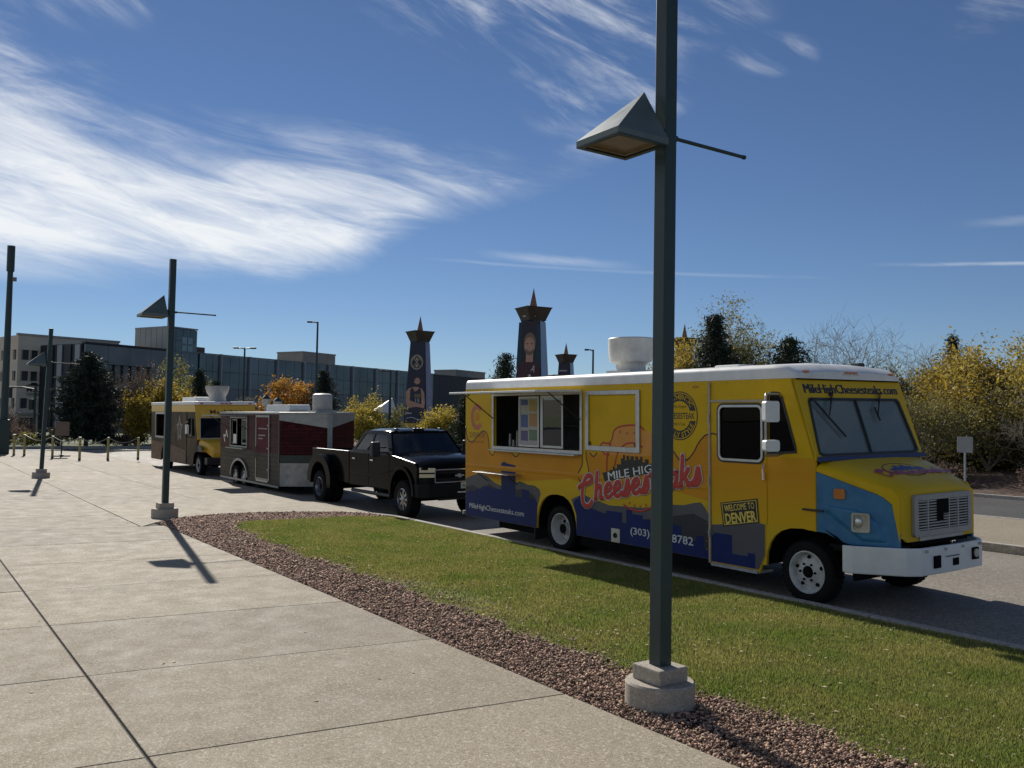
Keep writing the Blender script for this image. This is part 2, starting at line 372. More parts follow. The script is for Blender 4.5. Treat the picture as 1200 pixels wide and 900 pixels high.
m_kerb = speckle('kerb_concrete', (.40, .37, .32), (.22, .2, .17), (.55, .52, .46), 60)
m_road = speckle('road_asphalt', (.265, .232, .185), (.12, .105, .085), (.40, .37, .32), 70, stain=.3, rough=.8)
m_road2 = speckle('drive_asphalt', (.075, .073, .07), (.035, .034, .034), (.15, .14, .13), 60, stain=.35, rough=.75)
m_joint = M('joint_filler', (.045, .04, .035), .9, var=.3, scale=12)
m_soil = M('soil', (.06, .048, .03), .95, var=.35, scale=7, bump=.03)
m_turf = M('turf_base', (.10, .11, .03), .95, var=.4, scale=4, bump=.04, col2=(.17, .145, .06))
m_far = M('dry_ground', (.13, .115, .075), .95, var=.3, scale=.05)
m_mulch = M('mulch_ground', (.085, .05, .034), .95, var=.45, scale=3, bump=.06, bscale=20)
def sheet(name, pts, z, mat, t=.1, **kw):
    o = MB().plate(pts, [], ((0, 0, 0), (1, 0, 0), (0, 1, 0)), z-t, z).build(name, mat); return tag(o, kind='structure')
def grid_sheet(name, xs, ys, zf, mat):
    v = [(x, y, zf(x, y)) for y in ys for x in xs]; n = len(xs)
    f = [(j*n+i, j*n+i+1, (j+1)*n+i+1, (j+1)*n+i) for j in range(len(ys)-1) for i in range(n-1)]
    o = np_mesh(name, v, f, mat, smooth=True); return tag(o, kind='structure')
MB().cyl((0, 300, -.9), (0, 300, -.45), 3200, n=64).build('ground', m_far)['kind'] = 'structure'
def road_z(x): return -.13+.0205*min(max(0, x-9.45), max(0, 17.3-x))
grid_sheet('road', list(np.linspace(9.2, 17.5, 18)), list(np.linspace(-45, 62, 20)), lambda x, y: road_z(x), m_road)
sheet('cross_street', [(-60, 58.6), (9.2, 58.6), (60, 58.6), (60, 64), (-60, 64)], -.14, m_road2)
sheet('driveway', [(22.8, -45), (29.4, -45), (29.4, 26), (22.8, 26)], -.03, m_road2)
sheet('far_pavement', [(17.5, -45), (22.6, -45), (22.6, 62), (17.5, 62)], .02, m_slab, .25)
grid_sheet('wooded_bank', [29.6, 30.5, 32, 34, 37, 41, 46, 60, 90], list(np.linspace(-45, 120, 34)),
           lambda x, y: -.02+.75*min(1, max(0, (x-29.7)/9))+.08*math.sin(x*1.3+y*.9)*(x > 30), m_mulch)
def kerb(name, path, w, z0, z1, mat, joints=2.4, parent=None):
    # kerb stones laid along a path, a thin joint between them
    P = [Vector((*p, 0)) for p in path]; root = bpy.data.objects.new(name, None); COL.objects.link(root); tag(root, kind='structure')
    pts = []; acc = 0
    for a, b in zip(P[:-1], P[1:]):
        n = max(1, round((b-a).length/joints))
        for i in range(n): pts.append((a+(b-a)*(i/n), a+(b-a)*((i+1)/n)))
    for a, b in pts:
        d = (b-a).normalized(); nn = Vector((-d.y, d.x, 0))*w; a2 = a+d*.004; b2 = b-d*.004
        q = [a2, b2, b2+nn, a2+nn]
        MB().plate([(p.x, p.y) for p in q], [], ((0, 0, 0), (1, 0, 0), (0, 1, 0)), z0, z1+random.uniform(-.003, .003)).build('kerb_stone', mat, root, bevel=.012)
    return root
kerb('kerb_far', [(17.32, -30), (17.32, 60)], -.16, -.3, .035, m_kerb)
kerb('kerb_driveway', [(29.4, -20), (29.4, 26)], -.16, -.3, .08, m_kerb)
kerb('kerb_median', [(22.62, -20), (22.62, 26)], -.16, -.3, .03, m_kerb)
kerb('kerb_street', [(-30, 58.3), (60, 58.3)], .2, -.3, .0, m_kerb, 4)
# the lawn island
ISL = [(4.58, -4), (4.58, 19.2), (5.0, 19.72), (5.6, 20.1), (6.3, 20.3), (7.2, 20.25), (8.0, 19.95), (8.75, 19.55), (9.25, 18.98), (9.48, 18.2), (9.48, -4)]
sheet('island_soil', ISL, -.035, m_soil, .2)
kerb('kerb_lawn', [(9.48, -20), (9.48, 18.2), (9.25, 18.98), (8.75, 19.55)], -.13, -.35, .002, m_kerb)
# plaza: slabs over a dark joint bed, edges very slightly skewed to the kerb
plz = sheet('plaza', [(-70, -40), (4.54, -40), (4.54, 19.3), (5.0, 19.8), (6.3, 20.4), (8.0, 20.05), (9.2, 19.2), (9.2, 58.2), (-70, 58.2)], -.018, m_joint, .3)
SK = -.115
def slab(poly):
    o = MB().plate(poly, [], ((0, 0, 0), (1, 0, 0), (0, 1, 0)), -.12, random.uniform(-.0015, .0015)).build('concrete_slab', m_slab, plz, bevel=.006)
def col_slabs(x0, x1, ys, gx=.011, gy=.006):
    for a, b in zip(ys[:-1], ys[1:]):
        s0, s1 = SK*(x0-1.45), SK*(x1-1.45)
        slab([(x0+gx, a+gy+s0), (x1-gx, a+gy+s1), (x1-gx, b-gy+s1), (x0+gx, b-gy+s0)])
YS = [6.12+2.14*k for k in range(-5, 7)]
for x0, x1 in ((-4.7, -1.62), (-1.62, 1.45)): col_slabs(x0, x1, YS)
col_slabs(1.45, 4.59, YS, gy=.006)
Y2 = [YS[-1]+2.3*k for k in range(0, 18)]
for x0, x1 in ((-4.7, -1.62), (-1.62, 1.45), (1.45, 4.15)): col_slabs(x0, x1, Y2, .008)
ys0 = YS[-1]
slab([(4.17, ys0+SK*2.72), (4.57, 19.24), (5.0, 19.78), (5.6, 20.14), (6.3, 20.34), (7.2, 20.29), (8.0, 19.99), (8.77, 19.6), (9.19, 19.12), (9.19, Y2[2]), (4.17, Y2[2])])
for x0, x1 in ((4.15, 6.7), (6.7, 9.2)): col_slabs(x0, x1, [y+.3 for y in Y2[2:]], .008)
tag(MB().add([(9.2, 18.4, -.002), (10.1, 18.4, -.117), (10.1, 58.2, -.117), (9.2, 58.2, -.002)], [(0, 1, 2, 3)]).build('apron', m_slab), kind='structure')
# verge beyond the street
sheet('verge', [(-60, 64.2), (70, 64.2), (70, 112), (-60, 112)], -.02, M('verge_turf', (.085, .11, .03), .95, var=.3, scale=.8), .3)
kerb('kerb_verge', [(-30, 64.0), (40, 64.0)], .2, -.3, .06, m_kerb, 4)
sheet('grove', [(22.7, 26.05), (29.75, 26.05), (29.75, 63), (22.7, 63)], -.04, M('verge_turf', (.085, .11, .03)), .3)

# lawn blades, gravel, fallen leaves
rs = np.random.RandomState(3)
BX = np.array([[-4, 5.55], [3.3, 5.62], [6.2, 5.5], [8.5, 5.5], [11.3, 5.56], [14, 5.48], [17.2, 5.62], [18.4, 5.9]])
def border(y): return np.interp(y, BX[:, 0], BX[:, 1])+.06*np.sin(y*3.1)+.04*np.sin(y*7.7+1)
def lawn_top(x): return 18.55-.55*np.clip((x-8.3)/1.0, 0, 1)**2
tag(MB().plate([(float(border(y)), y) for y in np.linspace(-4, 18.3, 40)]+[(9.33, 18.0), (9.34, -4)], [], ((0, 0, 0), (1, 0, 0), (0, 1, 0)), -.1, -.012).build('lawn', m_turf), kind='structure')
m_grass = M('grass_blades', (.175, .235, .044), .5, var=.3, scale=1.1, island=.5, trans=.45, col2=(.34, .305, .10), spec=.3)
def blades():
    n = 620000
    y = 1.4+rs.rand(n)**1.35*17.2; x = 5.4+rs.rand(n)*3.97
    e = x-border(y)
    fr = np.clip(.30+e*4.0, 0, 1)*np.clip(.22+e*1.25+.9*(np.abs(y-11)>4.5)+.12*np.abs(y-11), 0, 1)                     # thin and bare along the gravel
    patch = .5+.5*np.sin(x*2.3+np.sin(y*1.7)*1.3)*np.sin(y*1.9+x*.7)
    bare = np.exp(-((x-6.0)**2/.22+(y-9.4)**2/6.5))*.8
    k = (rs.rand(n) < fr*(1-bare)*(.75+.25*patch)) & (e > -.12) & (y < lawn_top(x)) & (x < 9.35); x, y = x[k], y[k]; n = len(x)
    h = (.026+.022*rs.rand(n))*(.8+.4*patch[k])*np.clip(.5+e[k], .45, 1); w = .0035+.003*rs.rand(n)+.00022*y
    a = rs.rand(n)*6.283; lx = rs.randn(n)*.014; ly = rs.randn(n)*.014
    b0 = np.stack([x-np.cos(a)*w, y-np.sin(a)*w, np.full(n, -.014)], 1); b1 = np.stack([x+np.cos(a)*w, y+np.sin(a)*w, np.full(n, -.014)], 1)
    tp = np.stack([x+lx, y+ly, -.012+h], 1)
    v = np.stack([b0, b1, tp], 1).reshape(-1, 3); f = np.arange(3*n).reshape(-1, 3)
    tag(np_mesh('grass', v, f, m_grass), 'short mown grass of the lawn between gravel strip and kerb', 'grass', kind='stuff')
blades()
m_grav = M('gravel_stones', (.23, .122, .080), .85, var=.3, scale=25, island=.8, col2=(.45, .32, .235))
def inside(x, y, poly):
    r = np.zeros(len(x), bool); j = len(poly)-1
    for i in range(len(poly)):
        xi, yi = poly[i]; xj, yj = poly[j]
        c = ((yi > y) != (yj > y)) & (x < (xj-xi)*(y-yi)/(yj-yi+1e-12)+xi); r ^= c; j = i
    return r
def gravel():
    iv = np.array([(1, 0, 0), (-1, 0, 0), (0, 1, 0), (0, -1, 0), (0, 0, 1), (0, 0, -1)], float); iff = np.array([(0, 2, 4), (2, 1, 4), (1, 3, 4), (3, 0, 4), (2, 0, 5), (1, 2, 5), (3, 1, 5), (0, 3, 5)])
    n = 270000; y = 1.5+rs.rand(n)**1.5*18.9; x = 4.4+rs.rand(n)*4.9; e = border(np.minimum(y, 18.3))-x
    k = inside(x, y, ISL) & (((e > -.05) | (rs.rand(n) < np.exp(e*np.where(np.abs(y-10.5) < 4, 2.6, 6.0))*.3)) | (y > lawn_top(x)-.05)) & (x < 9.33)
    x, y = x[k], y[k]; n = len(x)
    s = (.0048+.0075*rs.rand(n)**1.8)*(1+.05*y)
    sc = np.stack([s*(.8+.7*rs.rand(n)), s*(.7+.5*rs.rand(n)), s*(.5+.4*rs.rand(n))], 1)
    a = rs.rand(n)*6.283; b = rs.randn(n)*.5
    p = (iv[None]+.28*rs.randn(n, len(iv), 3))*1.15*sc[:, None]
    ca, sa = np.cos(a)[:, None], np.sin(a)[:, None]; cb, sb = np.cos(b)[:, None], np.sin(b)[:, None]
    px, py, pz = p[..., 0], p[..., 1], p[..., 2]; px, pz = px*cb-pz*sb, px*sb+pz*cb
    q = np.stack([px*ca-py*sa+x[:, None], px*sa+py*ca+y[:, None], pz+(-.03+.028*rs.rand(n)+s*.45)[:, None]], 2)
    v = q.reshape(-1, 3); f = (iff[None]+(np.arange(n)*len(iv))[:, None, None]).reshape(-1, 3)
    print('gravel', n, 'tris', len(f))
    tag(np_mesh('gravel', v, f, m_grav), 'reddish brown crushed gravel strip beside the lawn', 'gravel', kind='stuff')
gravel()
def leaves():
    n = 1100; y = 1.6+rs.rand(n)**1.3*17; x = 4.7+rs.rand(n)*4.5; k = inside(x, y, ISL[:-1]+[ISL[-1]]); x, y = x[k], y[k]; n = len(x)
    sl = 40; x = np.concatenate([x, rs.rand(sl)*4.2]); y = np.concatenate([y, 5+rs.rand(sl)*16]); n = len(x)
    s = .012+.016*rs.rand(n); a = rs.rand(n)*6.283; z = np.where(x > 4.6, .012, .006)+.012*rs.rand(n)
    loc = np.array([(-1, 0, 0), (-.2, -.55, .25), (1, 0, .1), (-.2, .55, .3)])
    p = loc[None]*s[:, None, None]; ca, sa = np.cos(a)[:, None], np.sin(a)[:, None]
    v = np.stack([p[..., 0]*ca-p[..., 1]*sa+x[:, None], p[..., 0]*sa+p[..., 1]*ca+y[:, None], p[..., 2]+z[:, None]], 2).reshape(-1, 3)
    tag(np_mesh('fallen_leaves', v, np.arange(4*n).reshape(-1, 4), M('dead_leaf', (.42, .33, .16), .8, var=.3, island=.5, trans=.3, col2=(.6, .52, .34))), 'small dry leaves scattered over grass and paving', 'leaves', kind='stuff')
leaves()
# ------------------------------------------------------------------ shared vehicle pieces
m_tyre = M('tyre_rubber', (.013, .0125, .012), .9, spec=.15, var=.25, scale=20, bump=.01, bscale=120)
m_black = M('black_plastic', (.018, .018, .019), .5, var=.2)
m_blackm = M('black_trim', (.012, .012, .013), .35, var=.1)
m_under = M('underbody', (.008, .0075, .007), .9, spec=.08, var=.3)
m_steel = M('steel_rim', (.42, .42, .41), .38, .75, var=.18, scale=14)
m_white_rim = M('white_rim', (.52, .51, .48), .5, 0, var=.2, scale=11)
m_alu = M('aluminium', (.52, .52, .51), .36, .85, var=.12, scale=9)
m_alup = M('aluminium_paint', (.42, .43, .43), .4, .5, var=.15, scale=9)
m_chrome = M('chrome', (.75, .75, .76), .12, 1, var=.05)
m_white = M('white_paint', (.80, .79, .75), .42, 0, var=.09, scale=5, dirt=((.3, .27, .22), .35, 1.2))
m_cream = M('cream_plastic', (.58, .54, .42), .5, var=.1)
m_yel = M('yellow_vinyl', (.70, .435, .009), .38, spec=.18, bump=.02, bscale=1.6, var=.05, scale=2.5, coat=.0, dirt=((.30, .23, .12), .42, 1.5))
m_org = M('orange_vinyl', (.66, .28, .014), .38, spec=.18, var=.06, scale=2, coat=.0)
m_line = M('brown_line', (.085, .022, .012), .4, var=.1)
m_red = M('red_vinyl', (.52, .035, .025), .32, var=.06, coat=.0)
m_wht = M('white_vinyl', (.82, .81, .78), .35, var=.04)
m_navy = M('navy_vinyl', (.006, .020, .125), .38, spec=.2, var=.15, scale=2, coat=.0, dirt=((.12, .11, .1), .25, .9))
m_slate = M('slate_vinyl', (.11, .107, .118), .38, spec=.2, var=.12, scale=2, coat=.05)
m_slate2 = M('dark_slate_vinyl', (.045, .045, .058), .38, spec=.2, var=.12, scale=2, coat=.05)
m_fblue = M('blue_vinyl', (.022, .14, .30), .32, var=.38, scale=7, coat=.0, col2=(.045, .20, .36))
m_yel2 = M('pale_yellow_vinyl', (.80, .60, .10), .35, var=.05)
m_ink = M('black_ink', (.014, .013, .013), .4, var=.1)
m_ban = M('bun_orange', (.72, .30, .04), .35, var=.06)
g_dark = glass('dark_glass', (.30, .33, .33), .0, .4, 0.0, 1.3)
g_wind = glass('windscreen_glass', (.76, .80, .79), .02, .97, .2)
g_lens = glass('lens_glass', (.85, .85, .8), .1, .9)
m_amber = M('amber_lens', (.55, .16, .01), .25, var=.1, coat=.5)
m_redl = M('red_lens', (.45, .02, .015), .25, var=.1, coat=.5)
m_int = M('interior_grey', (.10, .10, .095), .7, var=.25, scale=4)
m_dash = M('dashboard', (.12, .12, .115), .7, var=.2)
m_seat = M('seat_cloth', (.06, .058, .055), .8, var=.2)
def wheel(par, x, y, r, w, out, rim_r, rim, style='steel', z=None):
    # out = -1: outer face towards -y; hub mesh carries the tyre and rim
    z = r if z is None else z; c = (x, y, z); s = out
    hub = MB().lathe([(0, s*.02), (rim_r*.32, s*.02), (rim_r*.34, -s*.08), (0, -s*.1)], (x, y+s*w*.18, z), 16, 'y').build('wheel', m_under, par, smooth='auto', )
    t = MB().lathe([(rim_r, -w*.42), (rim_r*1.06, -w*.5), (r*.86, -w*.52), (r*.97, -w*.44), (r, -w*.3), (r*1.0, 0), (r, w*.3), (r*.97, w*.44), (r*.86, w*.52), (rim_r*1.06, w*.5), (rim_r, w*.42)], c, 36, 'y')
    for i in range(36):       # tread blocks
        a = 2*math.pi*(i+.5)/36; d = Vector((math.cos(a), 0, math.sin(a))); q = Vector(c)+d*(r-.004); tn = Vector((-d.z, 0, d.x))*(r*.055)
        for y0, y1 in ((-w*.42, -w*.08), (w*.08, w*.42)):
            P = [q-tn+Vector((0, y0, 0)), q+tn+Vector((0, y0, 0)), q+tn+Vector((0, y1, 0)), q-tn+Vector((0, y1, 0))]
            t.add(P+[p+d*.012 for p in P], [(4, 5, 6, 7), (0, 1, 5, 4), (1, 2, 6, 5), (2, 3, 7, 6), (3, 0, 4, 7)])
    t.build('tyre', m_tyre, hub, smooth='auto')
    mb = MB()
    if style == 'steel':      # dished disc wheel with hand holes and nuts
        mb.lathe([(rim_r*1.05, s*w*.46), (rim_r*.98, s*w*.48), (rim_r*.92, s*w*.40), (rim_r*.88, s*w*.12), (rim_r*.72, s*w*.16), (rim_r*.5, s*w*.34), (rim_r*.3, s*w*.36), (rim_r*.28, s*w*.2), (0, s*w*.2)], c, 32, 'y')
        ob = mb.build('rim', rim, hub, smooth='auto')
        ht = MB()
        for i in range(5):
            a = 2*math.pi*i/5+.35; ht.cyl((x+math.cos(a)*rim_r*.74, y+s*w*.18, z+math.sin(a)*rim_r*.74), (x+math.cos(a)*rim_r*.7, y+s*w*.275, z+math.sin(a)*rim_r*.7), rim_r*.085, n=10)
        ht.build('hand_hole', m_under, hub, split=True)
        ht = MB()
        for i in range(6):
            a = 2*math.pi*i/6; ht.cyl((x+math.cos(a)*rim_r*.42, y+s*w*.3, z+math.sin(a)*rim_r*.42), (x+math.cos(a)*rim_r*.42, y+s*w*.43, z+math.sin(a)*rim_r*.42), rim_r*.06, n=6)
        ht.lathe([(rim_r*.25, s*w*.2), (rim_r*.24, s*w*.44), (rim_r*.15, s*w*.5), (0, s*w*.5)], c, 14, 'y'); ht.build('wheel_nut', m_under, hub, split=True)
    elif style == 'deep':     # rear dual: deep dish
        mb.lathe([(rim_r*1.05, s*w*.46), (rim_r*.98, s*w*.48), (rim_r*.93, s*w*.38), (rim_r*.86, -s*w*.35), (rim_r*.6, -s*w*.42), (rim_r*.35, -s*w*.3), (rim_r*.33, s*w*.2), (0, s*w*.24)], c, 32, 'y')
        mb.build('rim', rim, hub, smooth='auto')
        ht = MB()
        for i in range(5):
            a = 2*math.pi*i/5; ht.cyl((x+math.cos(a)*rim_r*.66, y-s*w*.46, z+math.sin(a)*rim_r*.66), (x+math.cos(a)*rim_r*.66, y-s*w*.37, z+math.sin(a)*rim_r*.66), rim_r*.13, n=10)
        ht.build('hand_hole', m_under, hub, split=True)
    else:                     # spoked alloy
        mb.lathe([(rim_r*1.04, s*w*.46), (rim_r*.97, s*w*.48), (rim_r*.9, s*w*.36), (rim_r*.86, -s*w*.1)], c, 32, 'y')
        for i in range(8):
            a = 2*math.pi*i/8; d = Vector((math.cos(a), 0, math.sin(a))); tn = Vector((-d.z, 0, d.x)); p0 = Vector(c)+d*rim_r*.1; p1 = Vector(c)+d*rim_r*.92
            w0, w1 = rim_r*.13, rim_r*.085; yo = Vector((0, s*w*.40, 0)); yi = Vector((0, s*w*.22, 0))
            P = [p0-tn*w0+yo, p0+tn*w0+yo, p1+tn*w1+yo*.9, p1-tn*w1+yo*.9]; Q = [q-yo+yi for q in P]
            mb.add(P+Q, [(0, 1, 2, 3), (4, 7, 6, 5), (0, 4, 5, 1), (1, 5, 6, 2), (2, 6, 7, 3), (3, 7, 4, 0)])
        mb.lathe([(rim_r*.3, s*w*.22), (rim_r*.28, s*w*.44), (rim_r*.18, s*w*.48), (0, s*w*.48)], c, 16, 'y')
        mb.build('rim', rim, hub, smooth='auto', )
        MB().lathe([(rim_r*.86, -s*w*.06), (0, -s*w*.06)], c, 20, 'y').build('brake_disc', m_under, hub)
    return hub
def fr_side(y): return ((0, y, 0), (1, 0, 0), (0, 0, 1))                 # faces -y
def fr_slope(x0, z0, x1, z1):                                            # front-facing plane, v runs up from (x0,z0) to (x1,z1)
    d = Vector((x1-x0, 0, z1-z0)).normalized(); return ((x0, 0, z0), (0, 1, 0), tuple(d))
def arch_pts(cx, zb, w0, w1, top, n=12):        # from rear to front, along the bottom edge over a wheel
    return [(cx-w0, zb)]+[(cx+(w0 if c < 0 else w1)*math.copysign(abs(c)**.8, c), zb+(top-zb)*math.sin(a)**.85) for a in [math.pi*(1-i/n) for i in range(1, n)] for c in [math.cos(a)]]+[(cx+w1, zb)]

def fade_vinyl():           # printed fade from yellow through orange and back
    m = bpy.data.materials.new('fade_vinyl'); m.use_nodes = True; N, L = m.node_tree.nodes, m.node_tree.links; b = N['Principled BSDF']
    tc = N.new('ShaderNodeTexCoord'); sx = N.new('ShaderNodeSeparateXYZ'); L.new(tc.outputs['Object'], sx.inputs[0])
    mr = N.new('ShaderNodeMapRange'); mr.inputs[1].default_value = .9; mr.inputs[2].default_value = 2.15; L.new(sx.outputs[2], mr.inputs[0])
    cr = N.new('ShaderNodeValToRGB'); L.new(mr.outputs[0], cr.inputs[0]); e = cr.color_ramp.elements
    e[0].position = 0; e[0].color = (.70, .42, .010, 1); e[1].position = 1; e[1].color = (.70, .435, .009, 1)
    for p, c in ((.3, (.68, .36, .011, 1)), (.62, (.66, .295, .013, 1)), (.80, (.67, .33, .012, 1))):
        x = e.new(p); x.color = c
    L.new(cr.outputs[0], b.inputs['Base Color']); b.inputs['Roughness'].default_value = .4; b.inputs['Specular IOR Level'].default_value = .18
    MATS['fade_vinyl'] = m; return m
# ------------------------------------------------------------------ the big yellow food truck
def big_truck():
    T = thing('food_truck', 'large bright yellow food truck with orange cheese drips and red Cheesesteaks lettering', 'food truck', (11.1, 10.8, -.0965), -math.pi/2, rx=R(1.17))
    m_fade = fade_vinyl(); HW = 1.22; Y0 = -HW; F = fr_side(Y0); zb = .36; zt = 2.95; xr = -5.0
    ra = arch_pts(-1.9, zb, .62, .54, 1.02); fa = arch_pts(3.33, .42, .60, .66, .98)
    SERV = (-3.92, 1.82, -1.24, 2.80); DW = (1.92, 1.83, 2.68, 2.58)
    QW = [(2.79, 1.95), (3.22, 1.99), (3.20, 2.06), (3.0, 2.68), (2.95, 2.74), (2.86, 2.75), (2.80, 2.70)]
    side = [(xr, zb)]+ra+[(1.72, zb), (1.72, .30), (2.62, .30), (2.66, .42)]+fa[:8]+[(3.53, .96), (3.53, 1.9), (3.19, zt), (xr, zt)]
    hole_s = [(SERV[0], SERV[1]), (SERV[2], SERV[1]), (SERV[2], SERV[3]), (SERV[0], SERV[3])]
    plate('side_wall', side, [hole_s, rrect(*DW, .08), QW], F, -.04, 0, m_yel, T)
    fside = [(xr, zb)]+ra+[(2.66, zb)]+fa[:8]+[(3.53, .96), (3.53, 1.9), (3.19, zt), (xr, zt)]
    FF = ((0, HW-.04, 0), (1, 0, 0), (0, 0, 1))
    plate('far_side_wall', fside, [rrect(*DW, .08), QW], FF, -.04, 0, m_yel, T)
    MB().box(xr, xr+.04, -HW+.045, HW-.045, zb, zt).build('rear_wall', m_slate2, T)
    fl = MB().box(xr+.05, 3.5, -.44, .44, .62, .70)
    for xa, xb in ((xr+.05, -2.62), (-1.22, 2.6)): fl.box(xa, xb, -HW+.05, -.44, .62, .70).box(xa, xb, .44, HW-.05, .62, .70)
    fl.build('floor', m_int, T, fix=True)
    MB().box(xr+.3, 4.2, -.42, -.34, .42, .615).box(xr+.3, 4.2, .34, .42, .42, .615).box(-2.6, -1.2, -.7, .7, .3, .42).build('chassis', m_under, T)
    MB().box(xr+.045, 1.5, .25, .30, .705, 2.9).build('galley_wall', m_int, T)  # dark partition put behind the hatch so the opening reads black
    MB().box(-4.9, -4.85, -1.17, .25, .705, 2.9).build('galley_end_liner', m_int, T)  # dark liners added at end and top, standing in for interior shade
    MB().box(-4.84, 1.45, -1.17, .24, 2.86, 2.90).build('galley_top_liner', m_int, T)
    MB().box(-3.9, -1.2, -.5, .2, .705, 1.5).build('galley_counter', m_int, T)
    MB().box(-3.7, -1.3, -.1, .2, 2.2, 2.24).build('galley_shelf', m_int, T)
    # roof cap with rolled edges
    def sec(x, zt_, hw, zl):
        a = [(-hw, zl)]+[(-hw+.10-.10*math.cos(t), zt_-.10+.10*math.sin(t)) for t in np.linspace(.15, math.pi/2, 6)]
        a += [(-hw*.4, zt_+.035), (hw*.4, zt_+.035)]+[(-p, q) for p, q in reversed(a)]
        return [(x, p, q) for p, q in a]
    MB().loft([sec(-5.02, 3.06, HW-.03, 2.952), sec(-4.98, 3.14, HW+.008, 2.952), sec(2.85, 3.15, HW+.008, 2.952), sec(3.08, 3.12, HW+.006, 2.952), sec(3.22, 3.02, HW-.04, 2.952)]).build('roof', m_white, T, smooth='auto', fix=True)
    MB().box(-4.4, -4.3, -HW-.016, -HW-.009, 2.9, 2.915).build('drip_rail_clip', m_alu, T)
    # belt moulding
    ml = MB()
    for x0, x1 in ((-4.99, 1.70),):
        ml.loft([[(x0, Y0-.002, 1.355), (x0, Y0-.007, 1.365), (x0, Y0-.0095, 1.40), (x0, Y0-.007, 1.425), (x0, Y0-.002, 1.435)], [(x1, Y0-.002, 1.355), (x1, Y0-.007, 1.365), (x1, Y0-.0095, 1.40), (x1, Y0-.007, 1.425), (x1, Y0-.002, 1.435)]])
    ml.build('belt_moulding', m_org, T, smooth='auto', fix=True)
    # ---- wrap graphics, each print layer a hair proud of the one below
    def drip(pts): return spline(pts, 5)
    d1 = drip([(-4.99, 2.17), (-4.93, 1.95), (-4.76, 1.87), (-4.58, 1.97), (-4.36, 2.1), (-4.2, 2.06), (-4.13, 1.9), (-4.11, 1.73), (-4.02, 1.635), (-3.93, 1.68), (-3.90, 1.79)])
    d2 = drip([(-3.36, 1.79), (-3.31, 1.69), (-3.19, 1.64), (-3.09, 1.7), (-3.05, 1.79)])
    d3 = drip([(-1.7, 1.79), (-1.58, 1.76), (-1.46, 1.76), (-1.36, 1.79)])
    d4 = drip([(-1.22, 1.84), (-1.2, 1.6), (-1.31, 1.43), (-1.29, 1.33), (-1.18, 1.28), (-1.07, 1.35), (-1.03, 1.5), (-1.09, 1.7), (-1.1, 1.84)])
    d5 = drip([(-1.0, 1.8), (-.9, 1.74), (-.82, 1.80)])
    d6 = drip([(.90, 1.84), (.91, 1.88), (.97, 1.91), (1.06, 1.82), (1.14, 1.77), (1.28, 1.79), (1.4, 1.9), (1.5, 2.04), (1.62, 2.15), (1.70, 2.17)])
    o1 = d1+d2+d3+d4[:4]+[(-1.32, 1.437)]
    orange = [(-4.99, 1.437)]+d1+[(-3.88, 1.79)]+d2+d3+[(-1.30, 1.79), (-1.22, 1.79)]+[p for p in d4 if p[1] < 1.79 and p[0] < -1.19 and p[1] > 1.44]+[(-1.31, 1.437)]
    plate('cheese_print', orange, [], F, .0005, .0015, m_org, T)
    orange2 = [(-1.03, 1.437)]+[p for p in d4 if p[0] > -1.16 and 1.45 < p[1] < 1.79]+[(-1.1, 1.80), (-1.0, 1.80)]+d5+[(.5, 1.82), (.84, 1.84)]+d6+[(1.70, 1.437)]
    plate('cheese_print', orange2, [], F, .0005, .0015, m_org, T)
    lo1 = [(-4.99, 1.1), (-4.99, 1.352), (1.70, 1.352), (1.70, 1.2), (.98, 1.3), (.85, 1.24), (.6, 1.3), (-.6, 1.3), (-1.0, 1.33), (-1.05, 1.24), (-1.2, 1.2), (-1.35, 1.3), (-1.6, 1.32), (-2.6, 1.22), (-3.6, 1.16), (-4.3, 1.2)]
    plate('cheese_print', lo1, [], F, .0005, .0015, m_org, T)
    stroke_each('drip_outline', [d1, d2, d3, d4, d5, d6, drip([(.6, 1.27), (.78, 1.25), (.92, 1.27), (1.0, 1.345)])], .012, F, .003, .002, m_line, T)
    dd = drip([(1.76, 2.185), (1.84, 2.18), (1.9, 2.14)]); strokes('drip_outline', [dd], .012, F, .012, .002, m_line, T)
    rarc = [(a-.0, b) for a, b in ra[1:-1]]
    mount = [(-4.99, zb+.003), (-4.99, 1.12), (-4.7, 1.2), (-4.4, 1.26), (-4.2, 1.22), (-3.94, 1.1), (-3.62, 1.04), (-3.3, 1.12), (-3.05, 1.18), (-2.8, 1.13), (-2.58, 1.13), (-2.44, 1.07), (-2.40, 1.0), (-2.52, .7), (-2.523, zb+.003)]
    plate('mountain_print', mount, [], F, .002, .003, m_slate, T)
    mount2 = [(-1.358, zb+.003), (-1.36, .7), (-1.5, .97), (-1.2, 1.08), (-.9, 1.02), (-.5, .95), (.3, .98), (.86, 1.08), (1.2, 1.1), (1.4, 1.15), (1.54, 1.17), (1.62, 1.1), (1.70, 1.0), (1.70, zb+.003)]
    plate('mountain_print', mount2, [], F, .002, .003, m_slate, T)
    ridge = [(-4.99, zb+.003), (-4.99, .95), (-4.7, 1.0), (-4.5, .94), (-4.1, 1.06), (-3.8, .98), (-3.3, 1.0), (-2.9, 1.05), (-2.6, .95), (-2.5, .8), (-2.523, zb+.003)]
    plate('ridge_print', ridge, [], F, .0034, .0042, m_slate2, T)
    plate('ridge_print', [(.3, zb+.003), (.3, .8), (.7, .86), (1.1, .94), (1.4, .99), (1.70, .9), (1.70, zb+.003)], [], F, .0034, .0042, m_slate2, T)
    def skyline(x0, x1, pts, base): return [(x0, base)]+pts+[(x1, base)]
    b0 = zb+.003
